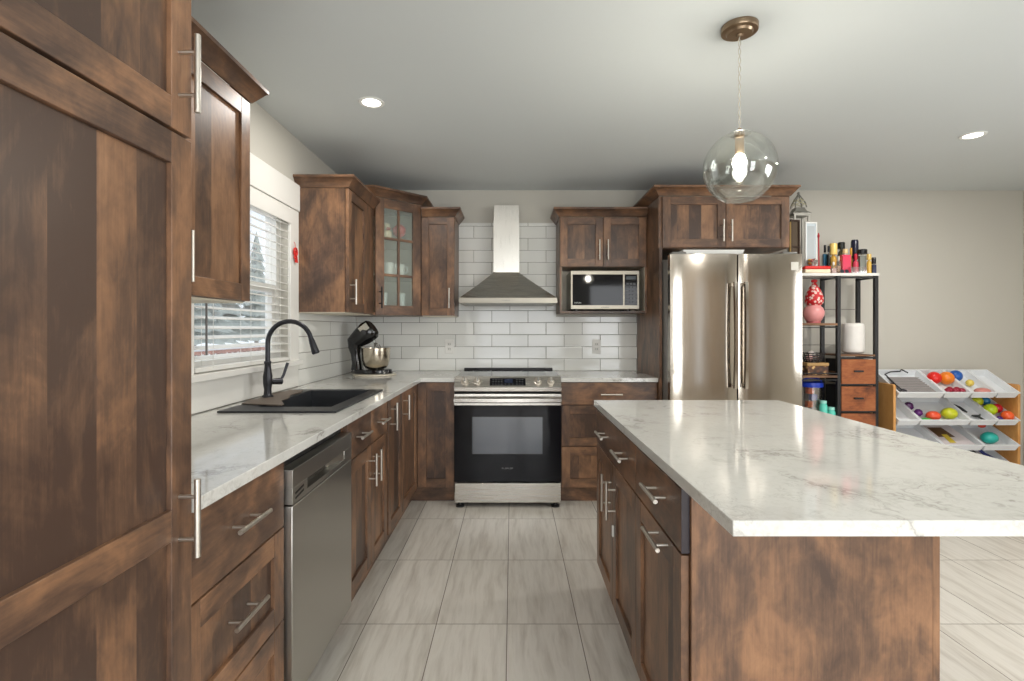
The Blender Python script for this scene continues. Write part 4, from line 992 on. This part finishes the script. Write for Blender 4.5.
# candy dish, red and cream box
fy_ = 3.995; c, hw, hh_ = on_top(802.5, 828, 265, fy_)
r = thing('red_topped_box', 'low cream box with a red top at the left end of the top board', 'box', (c[0], 4.03, TZ))
xa, xb_ = X_(802.5, fy_), X_(828, fy_)
obj('body', M().box(xa, xb_, fy_-.03, fy_+.018, TZ, TZ+.03, C(232,214,184)), r, bevel=.006); obj('lid', M().box(xa-.002, xb_+.002, fy_-.032, fy_+.02, TZ+.0305, TZ+.055, C(206,26,22)), r, bevel=.008)
c = (X_(811.5, 3.99), 3.99, TZ+.0555)
r = thing('candy_dish', 'glass dish of red and gold wrapped sweets on the red-topped box', 'dish', c)
obj('bowl', M().lathe(c, [(0,0),(.02,0),(.034,.018),(.040,.045),(.037,.045),(.031,.020),(.018,.004),(0,.004)], BOTTLE, 24), r)
for k in range(7):
    a = k*2.4; q = (c[0]+.018*math.cos(a)*(k > 0), c[1]+.014*math.sin(a)*(k > 0), c[2]+.022+.026*(k % 2)+(.02 if k == 0 else 0))
    tag(obj('wrapped_sweet', M().ball(q, .013, C(*[(200,40,30),(214,160,50),(120,60,30)][k % 3]), 10, sc=(1.1,1,.8), rings=6, bump=.1), loc=q), 'small wrapped sweet in the glass dish on the top board', 'sweet', 'sweets in the glass dish')

def bottle(name, label, cat, px0, px1, py0, Y, body_c, cap_c, kind='square', capf=.3, capw=.6, glass=False, z0=TZ, cmetal=0):
    cx = X_((px0+px1)/2, Y); hw = (px1-px0)*Y/512/2; ht = Z_(py0, Y)-z0
    r_ = thing(name, label, cat, (cx, Y, z0)); mt = BOTTLE if glass else C(*body_c, .2, cmetal); hb_ = ht*(1-capf)
    mb = M()
    if kind == 'square': mb.box(cx-hw, cx+hw, Y-hw*.6, Y+hw*.6, z0, z0+hb_*.93, mt); mb.cyl((cx, Y, z0+hb_*.9301), (cx, Y, z0+hb_), hw*.35, NICKEL, 14)
    elif kind == 'round': mb.lathe((cx, Y, z0), [(0,0),(hw*.85,0),(hw,hb_*.06),(hw,hb_*.75),(hw*.8,hb_*.88),(hw*.35,hb_*.95),(hw*.35,hb_),(0,hb_)], mt, 22)
    elif kind == 'disc': mb.lathe((cx, Y-hw*.3, z0+hb_*.5), [(0,0),(hw*.9,0),(hw,hw*.1),(hw,hw*.5),(hw*.9,hw*.6),(0,hw*.6)], mt, 28, axis=(0,1,0), sy=1, sx=1)
    obj('body', mb, r_, bevel=.002 if kind == 'square' else 0)
    if glass: obj('liquid', M().box(cx-hw*.8, cx+hw*.8, Y-hw*.45, Y+hw*.45, z0+.004, z0+hb_*.6, C(*body_c, .2)), r_)
    cw = hw*capw
    obj('cap', M().lathe((cx, Y, z0+hb_+.0003), [(0,0),(cw,0),(cw,ht*capf*.9),(cw*.85,ht*capf),(0,ht*capf)], C(*cap_c, .25), 20), r_)
    return r_
B_ = 'bottle'
tag(obj('red_stick', M().cyl((X_(818.5,4.15), 4.15, TZ), (X_(818,4.15), 4.15, Z_(233,4.15)), .005, C(190,50,60), 8).ball((X_(818,4.15), 4.15, Z_(236,4.15)), .012, C(190,30,44), 10, rings=6, sc=(.8,.8,1.4)), loc=(X_(818.5,4.15), 4.15, TZ)), 'thin red-tipped stick standing behind the bottles beside the white print', 'stick')
bottle('perfume_bottle', 'teal perfume bottle with a black cap, leftmost of the perfume bottles', B_, 822.5, 826.5, 245, 4.13, (52,96,120), (24,26,28), capf=.25)
bottle('perfume_bottle', 'tall thin black bottle between the teal bottle and the gold one', B_, 826.8, 829.8, 246, 4.10, (30,30,24), (20,20,20), 'round', .2, .8)
bottle('perfume_bottle', 'gold perfume bottle with a rounded gold top', B_, 829.8, 836, 243.5, 4.10, (226,180,84), (240,206,120), 'round', .36, 1.1, cmetal=.3)
bottle('perfume_bottle', 'black perfume bottle with a wide dark cap behind the pink bottle', B_, 837.5, 844, 242.5, 4.14, (70,64,40), (24,26,20), 'round', .2, 1.0)
bottle('perfume_bottle', 'square pink perfume bottle with a gold cap in the middle of the top board', B_, 840.5, 849, 249, 4.05, (212,58,88), (222,190,140), 'square', .18, .5)
bottle('perfume_bottle', 'orange-gold perfume bottle just right of the square pink bottle', B_, 848.8, 852.2, 248, 4.10, (222,160,72), (206,150,60), 'round', .3, .6)
bottle('perfume_bottle', 'dark navy perfume bottle, tallest of the perfume bottles', B_, 850.8, 857.5, 240, 4.15, (36,38,62), (30,32,54), 'round', .55, 1.0)
bottle('perfume_bottle', 'small red and pink perfume bottle in the clear organiser', B_, 852.6, 857.6, 254, 4.05, (204,70,92), (180,26,52), 'round', .3, .6)
bottle('perfume_bottle', 'grey glass perfume bottle with a wide black cap', B_, 858.4, 864.6, 249.5, 4.05, (120,122,114), (16,16,20), 'square', .2, 1.45)
bottle('perfume_bottle', 'slim gold perfume bottle with a black base', B_, 866.4, 870.6, 254, 4.02, (206,166,74), (214,180,100), 'round', .3, .95)
bottle('perfume_bottle', 'small blue-black perfume bottle, rightmost on the top board', B_, 871.3, 875.3, 257.5, 4.02, (34,38,66), (24,22,26), 'square', .4, .95)
bottle('perfume_bottle', 'clear glass perfume bottle with a pointed stopper left of the pink bottle', B_, 830.4, 835.6, 262, 4.0, (214,180,176), (226,220,210), 'square', .25, .4, True)
bottle('perfume_bottle', 'clear glass perfume bottle with amber liquid beside the pink bottle', B_, 836.2, 840, 256, 4.03, (190,150,120), (200,190,176), 'square', .25, .5, True)
xa, xb_ = X_(849.5, 4.0), X_(865, 4.0); z1_ = TZ+.05
tag(obj('acrylic_organiser', M().box(xa, xb_, 3.985, 3.988, TZ, z1_, BOTTLE).box(xa, xb_, 4.075, 4.078, TZ, z1_, BOTTLE).box(xa, xa+.003, 3.988, 4.075, TZ, z1_, BOTTLE).box(xb_-.003, xb_, 3.988, 4.075, TZ, z1_, BOTTLE), loc=(xa, 4.0, TZ)), 'clear acrylic organiser tray in front of the perfume bottles', 'tray')
r = thing('sunglasses', 'dark sunglasses lying in front of the square pink perfume bottle', 'sunglasses', (X_(843.5, 3.99), 3.99, TZ))
gm_ = M()
for dx in (-.018, .018): gm_.lathe((X_(843.5,3.99)+dx, 3.985, TZ+.014), [(0,0),(.015,0),(.016,.002),(0,.003)], C(50,50,60,.1), 18, axis=(0,-1,.3))
obj('lens', gm_, r)
gm_ = M(); gm_.tube([(X_(843.5,3.99)-.008, 3.985, TZ+.018), (X_(843.5,3.99)+.008, 3.985, TZ+.018)], .002, BLK, 6)
for dx in (-.034, .034): gm_.tube([(X_(843.5,3.99)+dx, 3.987, TZ+.017), (X_(843.5,3.99)+dx, 4.0, TZ+.014), (X_(843.5,3.99)+dx*.9, 4.02, TZ+.002)], .002, BLK, 6)
obj('temples', gm_, r)

# ------------------------------------------------------------------ toy organiser
r = thing('toy_organiser_rack', 'pine toy rack with sloping rows of white plastic bins on the right', 'shelf', (3.43, 4.1, 0))
YF, YB_ = 3.95, 4.27
LXo, LXi, RXi, RXo = 2.943, 2.963, 3.905, 3.925
def side(x0_, x1_):
    pl_ = [(YF, .001), (YF, .822), (YF+.012, .832), (YB_-.012, .832), (YB_, .822), (YB_, .001)]
    return M().prism(pl_, lambda p: (x0_, p[0], p[1]), lambda p: (x1_, p[0], p[1]), PINE)
obj('side_panel', side(LXo, LXi), r, bevel=.003); obj('side_panel', side(RXi, RXo), r, bevel=.003)
rows = [(.772, .928, 3.925, 4.205), (.560, .712, 3.925, 4.205), (.368, .50, 3.925, 4.205), (.178, .31, 3.925, 4.205)]
for zf, zb, yf_, yb_ in rows:
    for yy, zz in ((yf_+.085, zf+(zb-zf)*.30-.080), (yb_-.02, zb-(zb-zf)*.07-.080)):
        obj('dowel', M().cyl((LXi+.0005, yy, zz), (RXi-.0005, yy, zz), .007, PINE, 10), r)
BIN = NT('translucent_white_bin').set(col=srgb(228,230,232), rough=.35)
def bin_(xa, xb__, row, label, group):
    zf, zb, yf_, yb_ = rows[row]
    sl = Vector((0, yb_-yf_, zb-zf)); Ls = sl.length; v = sl.normalized(); n_ = Vector((0, -v.z, v.y)); o_ = Vector((xa+.0015, yf_, zf)); w_ = xb__-xa-.003; dpt = .055
    m_ = M(); i = m_.mi(BIN)
    def rc(e, d_): return [m_.bm.verts.new(o_+Vector((a_, 0, 0))+v*b_-n_*d_) for a_, b_ in ((-e, -e), (w_+e, -e), (w_+e, Ls+e), (-e, Ls+e))]
    L_ = [rc(-.003, 0), rc(-.001, .002), rc(-.001, .012), rc(-.006, .012), rc(-.020, dpt), rc(-.023, dpt-.003), rc(-.010, .003)]
    L_ = [rc(0, 0), rc(0, .009), rc(-.004, .009), rc(-.010, dpt), rc(-.014, dpt-.003), rc(-.010, .0)]
    for A_, B__ in zip(L_, L_[1:]+[L_[0]]):
        if A_ is L_[3]: continue
        for k in range(4): m_.face([A_[k], A_[(k+1)%4], B__[(k+1)%4], B__[k]], i)
    m_.face(L_[3], i); m_.face(L_[4], i)
    ob = obj('toy_bin', m_, loc=o_); tag(ob, label, 'bin', group)
    return lambda a_, b_, h_: o_+Vector((a_*w_, 0, 0))+v*(b_*Ls)-n_*(dpt-.006)+n_*h_
G = 'white bins of the toy rack'
b11 = bin_(2.966, 3.327, 0, 'wide white bin holding a grey flat rack, top row left', G)
b12 = bin_(3.327, 3.536, 0, 'white bin with red and orange balls, top row', G)
b13 = bin_(3.536, 3.733, 0, 'white bin with a blue ball and little else, top row', G)
b14 = bin_(3.733, 3.902, 0, 'empty white bin at the right end of the top row', G)
b21 = bin_(2.966, 3.14, 1, 'nearly empty white bin at the left end of the second row', G)
b22 = bin_(3.14, 3.53, 1, 'wide white bin with purple, red and yellow-green toys, second row', G)
b23 = bin_(3.53, 3.733, 1, 'white bin with small black toys, second row', G)
b24 = bin_(3.733, 3.902, 1, 'white bin full of yellow-green and red balls, second row right end', G)
b31 = bin_(2.966, 3.32, 2, 'empty wide white bin at the left of the third row', G)
b32 = bin_(3.32, 3.63, 2, 'white bin with a puzzle card, third row', G)
b33 = bin_(3.63, 3.902, 2, 'white bin with a teal bowl, third row right end', G)
b41 = bin_(2.966, 3.435, 3, 'white bin at the left of the bottom row of the toy rack', G)
b42 = bin_(3.435, 3.902, 3, 'white bin with blue and black cloth strips, bottom row', G)
def toyball(fn, a, b_, r_, col, label, cat='ball', sc=(1,1,1), bump=0):
    r_ *= 1.1; q = fn(a, max(b_, .14), r_*sc[2]); return tag(obj('toy_ball' if cat == 'ball' else cat.replace(' ', '_'), M().ball(q, r_, C(*col, .3), 18, sc=sc, bump=bump), loc=q), label, cat)
# flat grey rack with dark handle
r = thing('grey_toy_grill', 'flat grey slatted panel with a dark wire handle in the wide top-left bin', 'toy', b11(.5, .4, .02))
gm_ = M(); q0 = [b11(a_, c_, h_) for h_ in (.03, .036) for a_, c_ in ((.12,.08),(.88,.08),(.82,.72),(.16,.72))]; gm_.hexa(q0, C(128,124,122))
for k in range(9): t = .12+.07*k; gm_.tube([b11(.14, t, .038), b11(.86, t, .038)], .003, C(168,160,158), 6)
obj('panel', gm_, r)
gm_ = M(); gm_.tube([b11(.12, .12, .05), b11(.10, .3, .055), b11(.14, .78, .05), b11(.3, .86, .055), b11(.52, .86, .06), b11(.6, .95, .06), b11(.7, .84, .05)], .005, C(40,40,44), 8)
obj('handle', gm_, r)
for k, (a, b_) in enumerate(((.1,.4),(.2,.08))): toyball(b11, a, b_, .022, (46,40,48), ['small dark round toy at the left side of the wide top-left bin', 'small dark round toy at the front of the wide top-left bin'][k], 'toy pebble', (1.1,1.1,1))
toyball(b12, .24, .62, .045, (222,34,26), 'red ball in the top-row bin beside the grey panel')
toyball(b12, .70, .60, .047, (236,130,32), 'orange ball in the top row of the toy rack')
for k in range(5): toyball(b12, .3+.13*k, .16+.05*(k % 2), .023, (150,18,50), 'small crimson ball at the front of the top-row bin', 'toy bead')['group'] = 'crimson beads in the top-row bin'
toyball(b13, .2, .72, .042, (30,88,170), 'blue ball in the top row of the toy rack')
toyball(b13, .55, .5, .025, (232,206,96), 'small yellow ball in the top row of the toy rack')
toyball(b13, .62, .16, .04, (206,132,122), 'flat dull pink toy in the top row of the toy rack', 'toy', (1.3,1,.6))
toyball(b21, .1, .08, .018, (226,210,60), 'tiny yellow toy in the left bin of the second row', 'toy')
toyball(b22, .1, .62, .03, (84,26,92), 'purple grape-like toy in the second row, leftmost', 'toy', bump=.12)
toyball(b22, .17, .38, .026, (104,40,120), 'small purple toy in front of the purple grape-like toy', 'toy', bump=.1)
toyball(b22, .2, .1, .026, (70,180,80), 'green toy at the front of the wide second-row bin', 'toy', (1.5,1,.6))
toyball(b22, .37, .22, .04, (230,84,50), 'red-orange toy tomato in the second row', 'toy', (1.15,1,.85))
toyball(b22, .72, .28, .046, (196,200,40), 'yellow-green toy apple in the second row', 'toy', (1.1,1,.9))
r = thing('toy_plane', 'small black toy in the narrow second-row bin', 'toy', b23(.4, .4, .01))
tm = M(); tm.tube([b23(.2, .75, .02), b23(.3, .6, .02), b23(.42, .45, .015)], [.008,.014,.006], C(30,30,32), 8); tm.tube([b23(.4, .3, .02), b23(.62, .25, .025), b23(.8, .35, .02)], [.006,.012,.004], C(30,34,30), 8); tm.tube([b23(.6, .25, .02), b23(.75, .08, .015)], .008, C(34,40,34), 8)
obj('body', tm, r)
toyball(b24, .24, .80, .036, (206,214,40), 'yellow-green ball at the back of the right second-row bin')
toyball(b24, .29, .44, .041, (190,214,36), 'large yellow-green ball in the right second-row bin')
toyball(b24, .72, .84, .03, (50,130,180), 'blue ball at the back of the right second-row bin')
toyball(b24, .75, .52, .034, (206,34,48), 'red ball in the right second-row bin')
toyball(b24, .73, .2, .037, (238,96,44), 'orange-red ball at the right end of the second row')
toyball(b24, .3, .14, .022, (70,34,110), 'small violet ball at the front of the right second-row bin')
r = thing('puzzle_card', 'pale puzzle card with a dark picture lying in the third-row bin', 'card', b32(.5, .5, .02))
obj('card', M().hexa([b32(a_, c_, h_) for h_ in (.03, .034) for a_, c_ in ((.1,.06),(.86,.06),(.8,.9),(.12,.9))], C(214,204,204)), r)
obj('picture', M().hexa([b32(a_, c_, h_) for h_ in (.0345, .0355) for a_, c_ in ((.16,.4),(.58,.4),(.52,.8),(.15,.8))], C(92,64,36)).hexa([b32(a_, c_, h_) for h_ in (.0356, .0366) for a_, c_ in ((.26,.16),(.42,.16),(.44,.5),(.3,.5))], C(206,180,60)), r)
q = b33(.42, .3, .03)
toyball(b33, .42, .32, .046, (44,176,164), 'teal toy cup in the third row of the toy rack', 'toy', (1.15,1,.9), .04)
r = thing('toy_butterfly', 'cyan and red toy butterfly leaning at the back of the third-row right bin', 'toy', b33(.72, .85, .05))
obj('wing', M().ball(b33(.72, .86, .07), .04, C(70,180,200), 14, sc=(1.2,.5,.5)), r); obj('wing', M().ball(b33(.6, .76, .06), .026, C(220,70,50), 12, sc=(1.2,.6,.6)), r)
for k in range(5):
    pts = [b42(.12+.17*k+.05*math.sin(j*1.3+k), .15+.14*j, .035+.014*math.sin(j*2+k)) for j in range(6)]
    tag(obj('cloth_strip', M().tube(pts, .012, C(*[(24,24,36),(40,56,140),(232,232,226),(30,30,34),(50,60,130)][k]), 8), loc=pts[0]), ['black cloth strip at the left of the bottom bin', 'blue cloth strip second from the left in the bottom bin', 'white cloth strip in the middle of the bottom bin', 'black cloth strip right of the white strip in the bottom bin', 'blue cloth strip at the right end of the bottom bin'][k], 'cloth strip')

# ------------------------------------------------------------------ outside the kitchen window
SNOW = plain('snow', (.85,.87,.9), .9, var=.05, scale=.6)
gm_ = M(); i = gm_.mi(SNOW)
gx = [-1.45-1.6*k for k in range(20)]; gy = [-16+2.0*k for k in range(34)]
gv = {(a, b_): gm_.bm.verts.new((gx[a], gy[b_], -.55+(.25*math.sin(a*.9+b_*.5)*math.cos(b_*.7) if a > 2 else 0))) for a in range(20) for b_ in range(34)}
for a in range(19):
    for b_ in range(33): gm_.face([gv[a,b_], gv[a+1,b_], gv[a+1,b_+1], gv[a,b_+1]], i)
bmesh.ops.recalc_face_normals(gm_.bm, faces=gm_.bm.faces[:])
gd = obj('snowy_ground', gm_); gd['kind'] = 'structure'
r = thing('deck_railing', 'reddish wooden deck railing with snow on its top rail, outside the window', 'railing', (-4.2, 5, -.5))
DK = wood('weathered_red_deck_wood', True, False, [srgb(120,70,60), srgb(150,92,78), srgb(170,112,96), srgb(180,126,108)], .7)
rm = M(); rm.box(-4.28, -4.12, 1.0, 13.0, .92, .96, DK); rm.box(-4.24, -4.16, 1.0, 13.0, .10, .17, DK); obj('rail', rm, r)
rm = M(); rm.box(-4.28, -4.12, 1.0, 13.0, .9605, 1.03, SNOW); obj('snow_cap', rm, r, bevel=.02)
for k in range(80): obj('baluster', M().box(-4.22, -4.18, 1.05+.149*k, 1.09+.149*k, -.1, .92, DK), r)
for k in range(6): obj('post', M().box(-4.26, -4.14, 1.0+2.36*k, 1.12+2.36*k, -.6, .919, DK), r)
BARK = plain('grey_bark', srgb(130,122,116), .9, var=.2, scale=20); FOL = plain('frosted_needles', srgb(168,176,172), .9, var=.3, scale=4)
for k in range(7):
    rnd = random.Random(k); x_, y_ = -15-rnd.random()*5, 2+k*6.0; h_ = 6+rnd.random()*3
    r = thing('conifer_tree', 'pale frosted conifer seen through the blind outside the window', 'tree', (x_, y_, -.5), 'conifers outside the window')
    obj('trunk', M().cyl((x_, y_, -.9), (x_, y_, h_*.9), .16, BARK, 10, .04), r)
    tm = M()
    for j in range(9):
        z_ = .6+j*(h_-1)/9; rr_ = (1-j/9.5)*2.2; n_ = 18; i = tm.mi(FOL)
        top = tm.bm.verts.new((x_, y_, z_+1.3)); ring = [tm.bm.verts.new((x_+rr_*(1 if q % 2 else .72)*math.cos(2*PI*q/n_+j), y_+rr_*(1 if q % 2 else .72)*math.sin(2*PI*q/n_+j), z_-.15*(q % 2))) for q in range(n_)]
        bt = tm.bm.verts.new((x_, y_, z_+.35))
        for q in range(n_): tm.face([ring[q], ring[(q+1)%n_], top], i); tm.face([ring[q], bt, ring[(q+1)%n_]], i)
    obj('foliage', tm, r)
